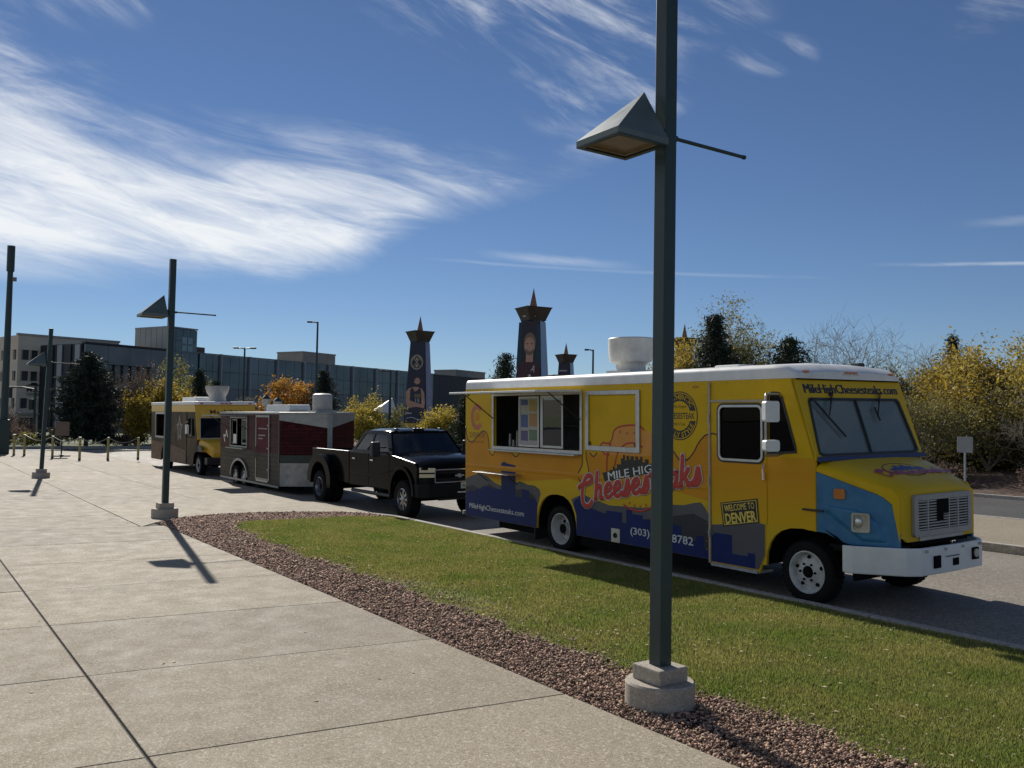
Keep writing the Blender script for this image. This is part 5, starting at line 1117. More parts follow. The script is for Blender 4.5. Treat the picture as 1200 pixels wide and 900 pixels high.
# ------------------------------------------------------------------ lamp posts
m_post = M('post_green', (.022, .042, .040), .45, .0, var=.15, scale=5)
m_head = M('lamp_head_green', (.12, .15, .14), .4, .1, var=.1, scale=5)
m_base = speckle('post_base', (.44, .39, .315), (.26, .22, .17), (.56, .51, .43), 150, big=1.6, stain=.25)
m_lens = M('lamp_lens', (.16, .12, .08), .3, var=.25, scale=12)
def lamp_post(x, y, label, h=5.56, z=0.0, lean=0.0):
    T = thing('lamp_post', label, 'lamp post', (x, y, z), 0, 'dark green lamp posts along the plaza', rx=0.0, ry=lean)
    MB().lathe([(0, -.15), (.275, -.15), (.275, .175), (.262, .192), (0, .192)], (0, 0, 0), 40).build('footing', m_base, T, smooth='auto')
    MB().box(-.155, .155, -.155, .155, .19, .31).build('cap_block', m_base, T, bevel=.012)
    MB().box(-.0625, .0625, -.0625, .0625, .30, h).build('pole', m_post, T, bevel=.006)
    zz = h-1.27; k = 1.0
    b = [(-.63, -.135), (-.10, -.135), (-.10, .37), (-.63, .37)]; ap = (-.13, .118, zz+.49)
    MB().box(-.115, -.055, -.03, .05, zz+.05, zz+.16).build('bracket', m_post, T)
    v = [(p, q, zz) for p, q in b]+[(p, q, zz+.045) for p, q in b]+[ap]
    hd = MB().add(v, [(0, 1, 5, 4), (1, 2, 6, 5), (2, 3, 7, 6), (3, 0, 4, 7), (4, 5, 8), (5, 6, 8), (6, 7, 8), (7, 4, 8)]).build('lamp_head', m_head, T)
    plate('head_rim', b, [[(-.585, -.09), (-.145, -.09), (-.145, .325), (-.585, .325)]], ((0, 0, 0), (1, 0, 0), (0, 1, 0)), zz-.012, zz, m_post, hd)
    plate('lens_trim', [(-.575, -.08), (-.155, -.08), (-.155, .315), (-.575, .315)], [[(-.56, -.065), (-.17, -.065), (-.17, .30), (-.56, .30)]], ((0, 0, 0), (1, 0, 0), (0, 1, 0)), zz+.0, zz+.012, M('lens_trim', (.34, .28, .18), .4, .3), hd)
    MB().box(-.575, -.155, -.08, .315, zz+.013, zz+.02).build('lens', m_lens, hd)
    MB().cyl((.06, 0, zz+.12), (.12, 0, zz+.12), .026, n=12).build('rod_collar', m_post, T); MB().cyl((.10, 0, zz+.12), (.95, 0, zz+.12), .0155, n=12).cyl((.93, 0, zz+.12), (.955, 0, zz+.12), .019, n=12).build('rod', m_post, T)
    return T
lamp_post(5.10, 5.21, 'dark green lamp post on round concrete footing in front of the cheesesteak truck', 5.70, -.02)
lamp_post(4.965, 20.13, 'dark green lamp post at the tip of the gravel strip beside the trailer', 5.58, .0)
lamp_post(4.31, 33.9, 'slightly leaning dark green lamp post on open paving near the yellow bollards', 5.06, .0, R(1.6))
T = thing('tall_pole', 'very tall dark steel pole with thick base and antenna at its top', 'pole', (5.0, 53.7, 0))
MB().cyl((0, 0, 1.75), (.02, 0, 10.4), .19, .13, 16).build('shaft', m_post, T, smooth='auto'); MB().box(-.27, .27, -.27, .27, 0, 1.8).build('base_cabinet', m_post, T, bevel=.03)
MB().cyl((.02, 0, 9.6), (.02, 0, 10.95), .19, n=16).build('antenna_can', m_post, T); MB().box(.1, .32, -.1, .1, 9.1, 9.3).build('radio_box', M('grey_box', (.2, .2, .2), .5), T)
def street_light(x, y, h, label, arms=((1, .9),), z=0):
    T = thing('street_light', label, 'street light', (x, y, z), -HEAD, None)
    MB().cyl((0, 0, -.3), (0, 0, h), .11, .07, 10).build('pole', m_post, T, smooth='auto')
    for s, L in arms:
        MB().tube([(0, 0, h-.08), (s*L*.5, 0, h-.02), (s*L, 0, h-.02)], .045, 8).build('arm', m_post, T)
        MB().box(*sorted((s*L*.7, s*L*1.35)), -.14, .14, h-.08, h+.05).build('luminaire', m_post, T, bevel=.03)
street_light(27.3, 66.0, 9.65, 'tall single arm street light standing in front of the long glass building', ((-1, .6),))
street_light(24.3, 74.2, 7.9, 'two headed street light before the glass building beside the far food truck', ((-1, .7), (1, .7)))
street_light(27.5, 53.8, 5.4, 'thin short street light beside the banner pylon with the basketball player', ((-1, .5),))
street_light(45.0, 53.7, 7.85, 'slim street light seen past the banner pylons over the yellow truck roof', ((-1, .5),))
for i, (x, y, h, lb) in enumerate([(18.4, 52.0, 3.5, 'short cream lantern post behind the trailer roof'), (18.6, 50.6, 3.35, 'short brown lantern post behind the trailer roof cooler')]):
    T = thing('lantern_post', lb, 'lantern', (x, y, .02)); mp = (M('lantern_cream', (.40, .34, .22), .5) if i == 0 else M('lantern_brown', (.12, .08, .06), .5))
    MB().cyl((0, 0, 0), (0, 0, h-.75), .16, .12, 10).build('post', mp, T); MB().lathe([(.1, 0), (.25, .1), (.27, .45), (.2, .5)], (0, 0, h-.75), 12).build('globe', M('lantern_globe', (.55, .52, .46), .3), T, smooth='auto')
    MB().lathe([(.30, 0), (.2, .1), (.05, .22), (0, .3)], (0, 0, h-.27), 12).build('cap', m_post, T)

# ------------------------------------------------------------------ bollards and chains
m_boll = M('bollard_yellow', (.33, .29, .10), .6, var=.25, scale=6)
BO = [(5.3, 51.6, 'yellow bollard standing by the tall dark pole'), (5.72, 51.2, 'yellow bollard paired beside the one at the tall pole'), (6.6, 48.3, 'yellow bollard next to the portable notice stand'),
      (7.48, 46.3, 'yellow bollard in front of the big dark pine'), (8.66, 46.0, 'yellow bollard in front of the bare tree right of the pine'), (10.1, 46.4, 'yellow bollard nearest the rear of the far food truck')]
for x, y, lb in BO:
    T = thing('bollard', lb, 'bollard', (x, y, 0), 0, 'yellow bollards across the plaza edge')
    MB().lathe([(.058, -.05), (.058, 1.0), (.05, 1.04), (.0, 1.06)], (0, 0, 0), 14).build('post', m_boll, T, smooth='auto'); MB().lathe([(.061, 0), (.061, .08)], (0, 0, 0), 14).build('foot', m_black, T)
    MB().cyl((-.05, 0, 1.06), (.05, 0, 1.06), .016, n=8).build('chain_eye', m_alup, T)
CH = ['chain hanging between the two bollards by the tall pole', 'chain running from the pole bollards to the notice stand bollard', 'chain between the notice stand bollard and the pine bollard', 'chain between the bollards before the pine and the bare tree', 'chain hanging to the bollard nearest the far food truck']
for (a, b), lb in zip(zip(BO[:-1], BO[1:]), CH):
    p = [(a[0]+(b[0]-a[0])*t, a[1]+(b[1]-a[1])*t, 1.06-.24*math.sin(math.pi*t)) for t in np.linspace(0, 1, 13)]
    tag(MB().tube(p, .018, 6).build('chain', M('chain_grey', (.26, .26, .25), .5, .4)), lb, 'chain', 'chains between the bollards')
T = thing('notice_stand', 'portable notice board with dark cross foot between the bollards', 'notice board', (7.25, 50.1, 0))
MB().box(-.03, .03, -.03, .03, 0, 1.5).build('upright', m_black, T); MB().box(-.4, .4, -.05, .05, 0.0, .06).box(-.05, .05, -.4, .4, 0.061, .11).build('foot', m_black, T); MB().box(-.32, .32, -.06, -.03, 1.05, 1.75).build('board', M('board_brown', (.16, .12, .09), .6), T)
T = thing('road_sign', 'blank grey back of a small road sign at the wooded bank', 'road sign', (30.2, 16.3, 0), R(-60))
MB().cyl((0, 0, -.3), (0, 0, 1.9), .035, n=8).build('post', m_alup, T); MB().box(-.24, .24, -.05, -.03, 1.38, 1.92).build('panel', M('sign_back', (.36, .36, .34), .55, .3), T, bevel=.01)
T = thing('traffic_signal', 'dark traffic signal mast with arm in front of the beige campus building', 'traffic light', (9.4, 78.8, 0), -HEAD)
MB().cyl((0, 0, -.3), (0, 0, 4.3), .12, .09, 10).build('mast', m_post, T); MB().tube([(0, 0, 4.0), (-1.0, 0, 4.15), (-2.2, 0, 4.15)], .06, 8).build('arm', m_post, T)
for x, z in ((-2.0, 3.3), (-.25, 2.4)): MB().box(x-.16, x+.16, -.15, .15, z, z+.85).build('signal_head', m_black, T, bevel=.03)

# ------------------------------------------------------------------ banner pylons
m_rust = M('pylon_bronze', (.085, .07, .052), .5, .35, var=.3, scale=2); m_spike = M('spike_bronze', (.20, .085, .04), .45, .5, var=.3, scale=3)
skin = M('skin_print', (.50, .28, .19), .5, var=.2, scale=1.5); skin2 = M('skin_print_dark', (.12, .06, .04), .5); hair = M('hair_print', (.03, .02, .016), .5); fair = M('fair_hair_print', (.20, .13, .08), .5)
def pylon(x, y, yaw, label, front, side_m, scale=1.0, z=0.0, art=None):
    T = thing('banner_pylon', label, 'pylon', (x, y, z), yaw, 'banner pylons with star shaped finials'); k = scale
    H = 8.65*k; w0, w1 = 1.08*k, .63*k
    v = [(sx*w, sy*w, zz) for w, zz in ((w0, -.4), (w1, H)) for sx, sy in ((-1, -1), (1, -1), (1, 1), (-1, 1))]
    MB().add(v, [(0, 1, 5, 4), (1, 2, 6, 5), (2, 3, 7, 6), (3, 0, 4, 7), (4, 5, 6, 7)]).build('shaft', M('pylon_core', (.03, .03, .035), .5, var=.2), T)
    MB().lathe([(.80*k, -.03), (.86*k, .0), (.90*k, .12*k), (1.24*k, .78*k), (1.33*k, .86*k), (1.26*k, .86*k), (.7*k, .3*k), (0, .3*k)], (0, 0, H), 4).build('bowl', m_rust, T)
    MB().add([(-.30*k, -.30*k, H+.3*k), (.30*k, -.30*k, H+.3*k), (.30*k, .30*k, H+.3*k), (-.30*k, .30*k, H+.3*k), (0, 0, H+2.2*k)], [(0, 1, 4), (1, 2, 4), (2, 3, 4), (3, 0, 4)]).build('spike', m_spike, T)
    a = (w0-w1)/(H+.4*1); Vf = Vector((0, a, 1)).normalized(); Vs = Vector((-a, 0, 1)).normalized()
    F = ((0, -w0-.02+a*.0, -.4), (1, 0, 0), tuple(Vf)); G = ((w0+.02, 0, -.4), (0, 1, 0), tuple(Vs)); Lh = (H+.4)*math.sqrt(1+a*a)
    def hw(v): return w0-(w0-w1)*v/Lh
    F0 = F; F = (F0[0], (.86, 0, 0), F0[2])
    def strip(fr, v0, v1, m, nm, n0=0, mg=.02):
        fr = F0 if fr is F else fr
        return plate(nm, [(-hw(v0)+mg, v0), (hw(v0)-mg, v0), (hw(v1)-mg, v1), (-hw(v1)+mg, v1)], [], fr, n0, n0+.02, m, T)
    if art: art(T, F, G, Lh, strip, k)
    return T
def art_basket(T, F, G, Lh, strip, k):
    strip(F, Lh-6.75, Lh-.05, M('banner_navy', (.014, .018, .045), .5, var=.2), 'banner'); strip(F, .3, Lh-6.8, M('banner_gold', (.52, .36, .03), .5), 'banner')
    strip(G, .3, Lh-.05, M('banner_plum', (.24, .23, .34), .5), 'side_banner')
    text('side_lettering', 'DENVER NUGGETS', ((G[0][0], G[0][1], G[0][2]), G[2], tuple(-Vector(G[1]))), (1.2, -.24, Lh-.6, .24), .025, M('letter_grey', (.42, .42, .46), .5), T, bold=.01)
    n = .03; cx, cz = 0.0, Lh-1.75; gold = M('emblem_gold', (.45, .38, .24), .5)
    plate('club_emblem', circle(cx, cz, .62, 28), [circle(cx, cz, .55, 28)], F, n, n+.006, gold, T)
    plate('club_emblem', circle(cx, cz, .52, 28), [circle(cx, cz, .49, 28)], F, n, n+.006, gold, T)
    stroke_each('club_emblem', [[(cx-.32, cz-.36), (cx+.30, cz+.34)], [(cx+.32, cz-.36), (cx-.30, cz+.34)], spline([(cx+.12, cz+.44), (cx+.32, cz+.35), (cx+.42, cz+.14)]), spline([(cx-.12, cz+.44), (cx-.32, cz+.35), (cx-.42, cz+.14)])], .035, F, n+.006, .004, gold, T)
    plate('club_emblem', circle(cx, cz+.26, .11, 12), [], F, n, n+.006, gold, T); plate('club_emblem', circle(cx, cz-.30, .12, 12), [], F, n, n+.006, gold, T)
    b = Lh-6.3
    plate('player_print', [(-.95, b+2.1), (-.75, b+2.35), (-.2, b+2.5), (.1, b+2.5), (.6, b+2.35), (.85, b+2.0), (.95, b+1.2), (.9, b+.75), (-.75, b+.75), (-.98, b+1.2)], [], F, n, n+.004, skin, T)
    plate('jersey_print', [(-.55, b+.35), (-.55, b+2.25), (-.35, b+2.45), (-.1, b+2.1), (.15, b+2.2), (.4, b+2.45), (.52, b+2.2), (.6, b+1.5), (.6, b+.35)], [], F, n+.005, n+.009, M('jersey_navy', (.02, .022, .05), .5), T)
    plate('arm_print', [(-.95, b+1.15), (-.7, b+1.4), (.2, b+1.15), (.9, b+1.0), (.9, b+.75), (.1, b+.85), (-.6, b+.75)], [], F, n+.010, n+.014, skin, T)
    plate('face_print', circle(.12, b+2.95, .30, 18, .42), [], F, n+.010, n+.014, skin, T)
    plate('hair_print', arc(.12, b+3.05, .33, -5, 185, 12, .40)+arc(.12, b+3.05, .26, 185, -5, 12, .2), [], F, n+.015, n+.018, hair, T)
    plate('beard_print', arc(.12, b+2.85, .29, 190, 350, 10, .33)+arc(.12, b+2.85, .2, 350, 190, 10, .14), [], F, n+.015, n+.018, hair, T)
    MB().plate([(-.06, b+2.98), (.02, b+2.98), (.02, b+3.03), (-.06, b+3.03)], [], F, n+.015, n+.018).plate([(.2, b+2.98), (.28, b+2.98), (.28, b+3.03), (.2, b+3.03)], [], F, n+.015, n+.018).build('eye_print', hair, T, split=True)
    text('jersey_lettering', 'DENVER', F, (-.1, b+1.62, .5, b+1.9), n+.0095, M('letter_gold', (.5, .38, .05), .5), T); text('jersey_lettering', '15', F, (.0, b+1.22, .4, b+1.52), n+.0145, M('letter_white', (.6, .6, .6), .5), T)
    plate('banner_mark', [(-.95, b+.25), (-.3, b+.25), (-.35, b+.38), (-.95, b+.40)], [], F, n, n+.004, M('letter_grey', (.42, .42, .46)), T)
    strokes('banner_mark', [spline([(-.85, b-.12), (-.3, b-.03), (.3, b-.2), (.8, b-.22)])], .035, F, n+.004, .003, M('letter_grey', (.42, .42, .46)), T)
    c = Lh-7.7
    plate('face_print', circle(.12, c, .34, 18, .46), [], F, n, n+.004, skin2, T); plate('hair_print', arc(.12, c+.12, .47, -15, 195, 16, .52)+arc(.12, c+.12, .3, 195, -15, 12, .22), [], F, n+.005, n+.008, hair, T)
    plate('shoulder_print', [(-.9, c-1.3), (-.8, c-.75), (-.2, c-.5), (.4, c-.5), (.95, c-.75), (1.05, c-1.3)], [], F, n+.009, n+.012, M('jersey_navy', (.02, .022, .05)), T)
def art_hockey(T, F, G, Lh, strip, k):
    strip(F, .3, Lh-.05, M('banner_maroon', (.030, .010, .016), .5, var=.3, scale=.8, col2=(.014, .022, .04)), 'banner'); strip(G, .3, Lh-.05, M('banner_sky', (.34, .48, .64), .5), 'side_banner')
    n = .03; b = Lh-4.75; mar = M('jersey_maroon', (.060, .012, .018), .5)
    plate('banner_panel', [(-1.0, b+1.6), (-.88, b+4.6), (-.6, b+4.6), (-.6, b+1.6)], [], F, n, n+.003, M('banner_teal', (.010, .035, .06), .5), T)
    plate('banner_panel', [(.5, b+1.6), (.5, b+4.4), (.80, b+4.4), (.92, b+1.6)], [], F, n, n+.003, M('banner_teal', (.01, .035, .06)), T)
    plate('jersey_print', [(-1.05, b-1.0), (-1.08, b+.6), (-.9, b+1.7), (-.35, b+2.2), (.35, b+2.2), (.75, b+1.8), (.95, b+.6), (1.0, b-1.0)], [], F, n+.004, n+.008, mar, T)
    plate('neck_print', [(-.25, b+2.0), (.3, b+2.0), (.32, b+2.7), (-.25, b+2.7)], [], F, n+.009, n+.011, skin, T)
    plate('face_print', circle(.02, b+3.1, .43, 20, .66), [], F, n+.012, n+.016, skin, T)
    plate('hair_print', arc(.02, b+3.3, .47, -8, 188, 14, .62)+arc(.02, b+3.3, .36, 188, -8, 12, .34), [], F, n+.017, n+.02, fair, T)
    MB().plate([(-.22, b+3.15), (-.08, b+3.15), (-.08, b+3.22), (-.22, b+3.22)], [], F, n+.017, n+.02).plate([(.1, b+3.15), (.24, b+3.15), (.24, b+3.22), (.1, b+3.22)], [], F, n+.017, n+.02).build('eye_print', hair, T, split=True)
    plate('beard_print', arc(.02, b+2.95, .41, 200, 340, 10, .5)+arc(.02, b+2.95, .27, 340, 200, 10, .25), [], F, n+.017, n+.02, fair, T)
    text('jersey_lettering', 'A', F, (.2, b+1.35, .5, b+1.8), n+.009, M('letter_white', (.6, .6, .6)), T, rot=-.3)
    stroke_each('jersey_crest', [spline([(-.55, b-.2), (-.1, b+.2), (.15, b+.7), (.0, b+1.1)]), spline([(.0, b-.4), (.25, b+.1), (.3, b+.6), (.1, b+1.15)])], .07, F, n+.01, .004, M('letter_white', (.6, .6, .6)), T)
    plate('jersey_stripe', [(-1.05, b-.35), (-.1, b-.1), (-.1, b+.12), (-1.05, b-.12)], [], F, n+.009, n+.011, M('letter_grey', (.42, .42, .46)), T)
    plate('banner_mark', [(-.6, b+4.95), (.4, b+4.95), (.4, b+5.05), (-.6, b+5.05)], [], F, n, n+.004, M('letter_grey', (.42, .42, .46)), T)
def art_plain(T, F, G, Lh, strip, k):
    strip(F, .3, Lh-.05, M('banner_maroon', (.03, .01, .016)), 'banner'); strip(G, .3, Lh-.05, M('banner_sky', (.24, .36, .5)), 'side_banner')
    plate('banner_mark', [(-.6, Lh-1.0), (.4, Lh-1.0), (.4, Lh-.88), (-.6, Lh-.88)], [], F, .03, .034, M('letter_grey', (.42, .42, .46)), T)
pylon(36.3, 65.8, R(-46), 'banner pylon showing a basketball player under a round gold club emblem', None, None, 1.0, 0, art_basket)
pylon(34.5, 47.3, R(-53), 'banner pylon showing a hockey player in dark maroon with pale blue side', None, None, 1.0, .1, art_hockey)
pylon(60.6, 76.9, R(-55), 'distant banner pylon whose plain dark top shows over the yellow truck roof', None, None, 1.0, 0, art_plain)
pylon(58.1, 56.7, R(-60), 'distant banner pylon with only its spike above the yellow tree', None, None, 1.0, .3, art_plain)

# ------------------------------------------------------------------ buildings
m_beige = M('beige_stone', (.70, .58, .45), .8, var=.1, scale=.6); m_beige2 = M('beige_trim', (.40, .35, .29), .8, var=.08, scale=1)
m_bglass = M('window_glass_dark', (.085, .09, .095), .12, .2, var=.3, scale=.4)
m_slatepanel = M('slate_panel', (.16, .18, .19), .38, .2, var=.25, scale=.25); m_curtain = M('curtain_glass', (.115, .15, .17), .16, .35, var=.35, scale=.22)
m_dgrey = M('dark_metal', (.035, .038, .045), .5, .3, var=.2); m_pil = M('pale_fin', (.32, .34, .36), .5, .3); m_conc2 = M('cast_concrete', (.30, .28, .25), .8, var=.12, scale=.5)
def bframe(P, u): return ((P[0], P[1], 0), (u[0], u[1], 0), (0, 0, 1))
def bbox(P, u, s0, s1, d0, d1, z0, z1):        # box in a facade frame, d runs back from the facade
    n = (-u[1], u[0]); m = MB()
    v = [(P[0]+u[0]*s+n[0]*d, P[1]+u[1]*s+n[1]*d, z) for z in (z0, z1) for d in (d0, d1) for s in (s0, s1)]
    return m.add(v, [(0, 2, 3, 1), (4, 5, 7, 6), (0, 1, 5, 4), (2, 6, 7, 3), (0, 4, 6, 2), (1, 3, 7, 5)])
def beige_block():
    T = thing('campus_building', 'four storey beige stone building with rows of windows behind the pine', 'building', (13.4, 130.4, -.5)); ua = (.9655, .2605); na = (-ua[1], ua[0])
    fr = ((0, 0, 0), (ua[0], ua[1], 0), (0, 0, 1)); P = (0, 0)
    rows = [(3.2, 4.5), (6.75, 8.0), (9.45, 10.75)]; holes = []
    for z0, z1 in rows:
        for i in range(11): s = .55+i*1.12; holes.append((s, z0, s+.86, z1))
    gf = [(.4+i*2.4, .2, .4+i*2.4+2.1, 2.0) for i in range(5)]
    rect = lambda h: [(h[0], h[1]), (h[2], h[1]), (h[2], h[3]), (h[0], h[3])]
    plate('front_wall', [(0, -.5), (13.2, -.5), (13.2, 12.6), (0, 12.6)], [rect(h) for h in holes+gf], fr, -.35, 0, m_beige, T)
    for h in holes:
        w = plate('window', rect(h), [], fr, -.30, -.24, m_bglass, T)
        plate('window_fin', [(h[0]-.2, h[1]), (h[0]-.06, h[1]), (h[0]-.06, h[3]), (h[0]-.2, h[3])], [], fr, .0, .12, m_beige2, w)
    for h in gf:
        w = plate('shopfront', rect(h), [], fr, -.30, -.24, m_bglass, T)
        for q in (.33, .66): plate('mullion', [(h[0]+2.1*q-.04, h[1]), (h[0]+2.1*q+.04, h[1]), (h[0]+2.1*q+.04, h[3]), (h[0]+2.1*q-.04, h[3])], [], fr, -.24, -.16, m_beige2, w)
    bbox(P, ua, -.15, 13.2, -.25, -.001, 2.35, 2.65).build('canopy_band', m_beige2, T); bbox(P, ua, -.15, 13.3, -.12, .35, 12.6, 12.85).build('parapet', m_beige2, T)
    # flank
    fl = ((0, 0, 0), (-na[0], -na[1], 0), (0, 0, 1)); hl = []
    for z0, z1 in rows:
        for i in range(14): hl.append((-1.6-i*1.9, z0, -.5-i*1.9, z1))
    plate('flank_wall', [(-30, -.5), (-.352, -.5), (-.352, 12.6), (-30, 12.6)], [rect(h) for h in hl], fl, -.35, 0, m_beige, T)
    for h in hl: plate('window', rect(h), [], fl, -.3, -.24, m_bglass, T)
    bbox(P, ua, .36, 13.2, 29.6, 30, -.5, 12.6).build('back_wall', m_beige, T); bbox(P, ua, 12.85, 13.2, .36, 29.5, -.5, 12.6).build('end_wall', m_beige, T); bbox(P, ua, .36, 12.8, .36, 29.5, 12.3, 12.55).build('roof', m_conc2, T)
    bbox(P, ua, .36, 12.8, .9, 1.0, -.4, 12.2).build('blind_wall', m_dgrey, T)
    text('building_sign', 'MSU', fr, (1.25, 5.35, 2.95, 5.95), .01, m_ink, T, bold=.02); text('building_sign', 'DENVER', fr, (1.25, 4.85, 2.95, 5.2), .01, m_ink, T, bold=.01)
    plate('building_emblem', [(1.0, 6.15), (3.2, 6.15), (2.5, 6.35), (2.4, 6.55), (1.8, 6.55), (1.7, 6.35)], [], fr, .005, .05, m_ink, T)
beige_block()
P0 = (19.9, 122.2); UB = (.9163, .4005)
def long_block():
    T = thing('glass_building', 'long low dark glass and slate building with pale vertical fins', 'building', (P0[0], P0[1], -.5)); P = (0, 0)
    fr = ((0, 0, 0), (UB[0], UB[1], 0), (0, 0, 1)); zt = 11.45
    # stone clad end with slot windows
    for r in range(5):
        for c in range(4):
            x0, x1, z0, z1 = .1+c*3.15, .1+(c+1)*3.15-.04, -.5+r*2.38, -.5+(r+1)*2.38-.04
            if c in (1, 2) and r == 3: continue
            bbox(P, UB, x0, x1, 0, .3, z0, z1).build('cladding_panel', m_slatepanel, T)
    bbox(P, UB, 3.25, 9.45, .5, .6, 6.6, 9.1).build('slot_window', m_bglass, T)
    for x in (4.4, 5.6, 6.8, 8.0): bbox(P, UB, x-.06, x+.06, .25, .5, 6.65, 9.05).build('slot_fin', m_dgrey, T)
    bbox(P, UB, .05, 12.75, .65, 20, -.5, zt).build('core', m_dgrey, T)
    bbox(P, UB, -.05, 12.8, -.1, .64, zt-.03, zt+.22).build('parapet', m_dgrey, T)
    nb = (-UB[1], UB[0])
    for i in range(4): bbox(P, UB, -.12, .03, .9+i*1.9, 1.9+i*1.9, -.5, zt-.1).build('end_fin', m_dgrey if i % 2 else m_pil, T)
    xs = [12.9, 17.4, 21.2, 26.6, 32.1, 37.9, 43.6, 49.5, 55.6, 61.8, 67.4, 73.0]
    for i, (a, b) in enumerate(zip(xs[:-1], xs[1:])):
        n = 3
        for c in range(n):
            for r in range(5):
                x0 = a+.15+(b-a-.3)*c/n; x1 = a+.15+(b-a-.3)*(c+1)/n-.06; z0 = -.5+r*2.39; z1 = z0+2.33
                bbox(P, UB, x0, x1, .02+random.uniform(0, .03), .2, z0, z1).build('glass_panel', m_curtain if r not in (2,) else m_slatepanel, T)
        if i > 1: bbox(P, UB, a-.11, a+.11, -.35, .2, -.5, zt+.15).build('fin', m_pil, T)
    bbox(P, UB, 12.8, 73.0, .25, 22, -.5, zt-.05).build('core', m_dgrey, T); bbox(P, UB, 12.85, 73.1, -.06, .24, zt-.04, zt+.12).build('parapet', m_slatepanel, T)
    for s, z in ((18.2, 12.6),): bbox(P, UB, s, s+2.6, 3, 6, zt-.04, z).build('roof_plant', M('plant_brick', (.16, .11, .09), .8), T)
long_block()
def tower():
    T = thing('stair_tower', 'taller glass and metal stair tower rising from the long dark building', 'building', (P0[0]+UB[0]*12.9-UB[1]*1.0, P0[1]+UB[1]*12.9+UB[0]*1.0, -.5)); P = (0, 0); mt = M('metal_panel', (.26, .26, .245), .4, .5, var=.12, scale=.4)
    bbox(P, UB, .1, 4.9, .1, 7.2, -.5, 14.7).build('core', m_dgrey, T)
    for i in range(6): bbox(P, UB, 0, .09, .1+i*1.2, .1+i*1.2+1.14, 8, 14.75).build('metal_panel', mt, T)
    for c in range(4):
        for r in range(4): bbox(P, UB, .1+c*1.2, .1+c*1.2+1.14, .0, .09, 8+r*1.69, 8+r*1.69+1.63).build('glass_panel', m_curtain, T)
    for c in range(2):
        for r in range(3): bbox(P, UB, 2.3+c*.95, 3.1+c*.95, -.06, -.01, 10.4+r*1.15, 11.3+r*1.15).build('lit_pane', M('pale_pane', (.22, .28, .30), .15, .3), T)  # lit look of these squares is put into a paler pane colour
    bbox(P, UB, -.02, 4.95, -.08, 7.3, 14.76, 14.95).build('parapet', mt, T)
    bbox(P, UB, -.12, -.005, 1.5, 3.5, 11.2, 11.9).build('louvre', m_dgrey, T)
tower()
def simple_block(label, P, w, d, z0, z1, mat, trim, n=4):
    T = thing('far_block', label, 'building', (P[0], P[1], z0)); Q = (0, 0)
    for i in range(n): bbox(Q, UB, w*i/n, w*(i+1)/n-.05, 0, d, 0, z1-z0).build('wall_panel', mat, T)
    bbox(Q, UB, -.1, w+.1, -.1, d+.1, z1-z0, z1-z0+.3).build('parapet', trim, T)
simple_block('pale concrete roof block above the long glass building', (75.5, 190.5), 10.5, 8, -.5, 16.6, m_conc2, m_conc2)
simple_block('plain dark building beyond the right end of the long glass building', (90.0, 159.5), 24, 12, -.5, 11.2, m_dgrey, m_dgrey, 6)
simple_block('small pale rooftop block beyond the dark building', (104.5, 172.5), 12, 6, -.5, 13.2, m_conc2, m_conc2, 3)
T = thing('tensile_canopy', 'small white peaked canopy in front of the glass building', 'canopy', (45.0, 90.0, 0))
for x in (0, 2.0): MB().cyl((x, 0, -.4), (x, 0, 3.2), .06, n=8).build('mast', m_post, T)
MB().add([(-1.2, -.8, 3.0), (1.5, -.8, 2.8), (1.8, .8, 3.7), (-.8, .8, 3.1), (1.3, 0, 4.5), (-1.2, -.8, 2.95), (1.5, -.8, 2.75), (1.8, .8, 3.65), (-.8, .8, 3.05), (1.3, 0, 4.45)], [(0, 1, 4), (1, 2, 4), (2, 3, 4), (3, 0, 4), (5, 9, 6), (6, 9, 7), (7, 9, 8), (8, 9, 5), (0, 5, 6, 1), (1, 6, 7, 2), (2, 7, 8, 3), (3, 8, 5, 0)]).build('membrane', m_white, T)
# ------------------------------------------------------------------ trees and shrubs
m_bark = M('bark', (.09, .072, .05), .9, var=.3, scale=6); m_barkp = M('pale_bark', (.21, .185, .135), .9, var=.25, scale=5)
L_gold = M('leaf_gold', (.36, .245, .035), .6, var=.3, scale=.8, island=.45, trans=.45, col2=(.40, .31, .05)); L_yel = M('leaf_yellow', (.42, .33, .05), .6, var=.2, scale=.8, island=.4, trans=.45)
L_org = M('leaf_orange', (.40, .17, .03), .6, var=.3, scale=.6, island=.4, trans=.4, col2=(.52, .30, .05)); L_olive = M('leaf_olive', (.16, .16, .045), .6, var=.3, scale=.6, island=.4, trans=.4, col2=(.30, .25, .06))
L_green = M('needle_dark', (.022, .036, .022), .7, var=.3, scale=1, island=.5, trans=.15); L_green2 = M('needle_green', (.032, .048, .024), .7, var=.3, scale=1, island=.5, trans=.15); L_brown = M('leaf_brown', (.15, .10, .07), .7, var=.3, island=.4, trans=.3); L_grey = M('leaf_grey', (.14, .145, .11), .7, var=.3, island=.4, trans=.3)
def tube_np(segs, n=5):
    V, Fc = [], []; ang = np.arange(n)*2*np.pi/n
    for p0, p1, r0, r1 in segs:
        d = p1-p0; L = np.linalg.norm(d)+1e-9; d = d/L; a = np.cross(d, (.3, .2, 1) if abs(d[2]) < .9 else (1, 0, 0)); a /= np.linalg.norm(a)+1e-9; b = np.cross(d, a); k = len(V)*2*n
        ring = np.cos(ang)[:, None]*a+np.sin(ang)[:, None]*b
        V.append(np.concatenate([p0+ring*r0, p1+ring*r1])); i = np.arange(n); j = (i+1) % n
        Fc.append(np.stack([k+i, k+j, k+n+j, k+n+i], 1))
    return np.concatenate(V), np.concatenate(Fc)
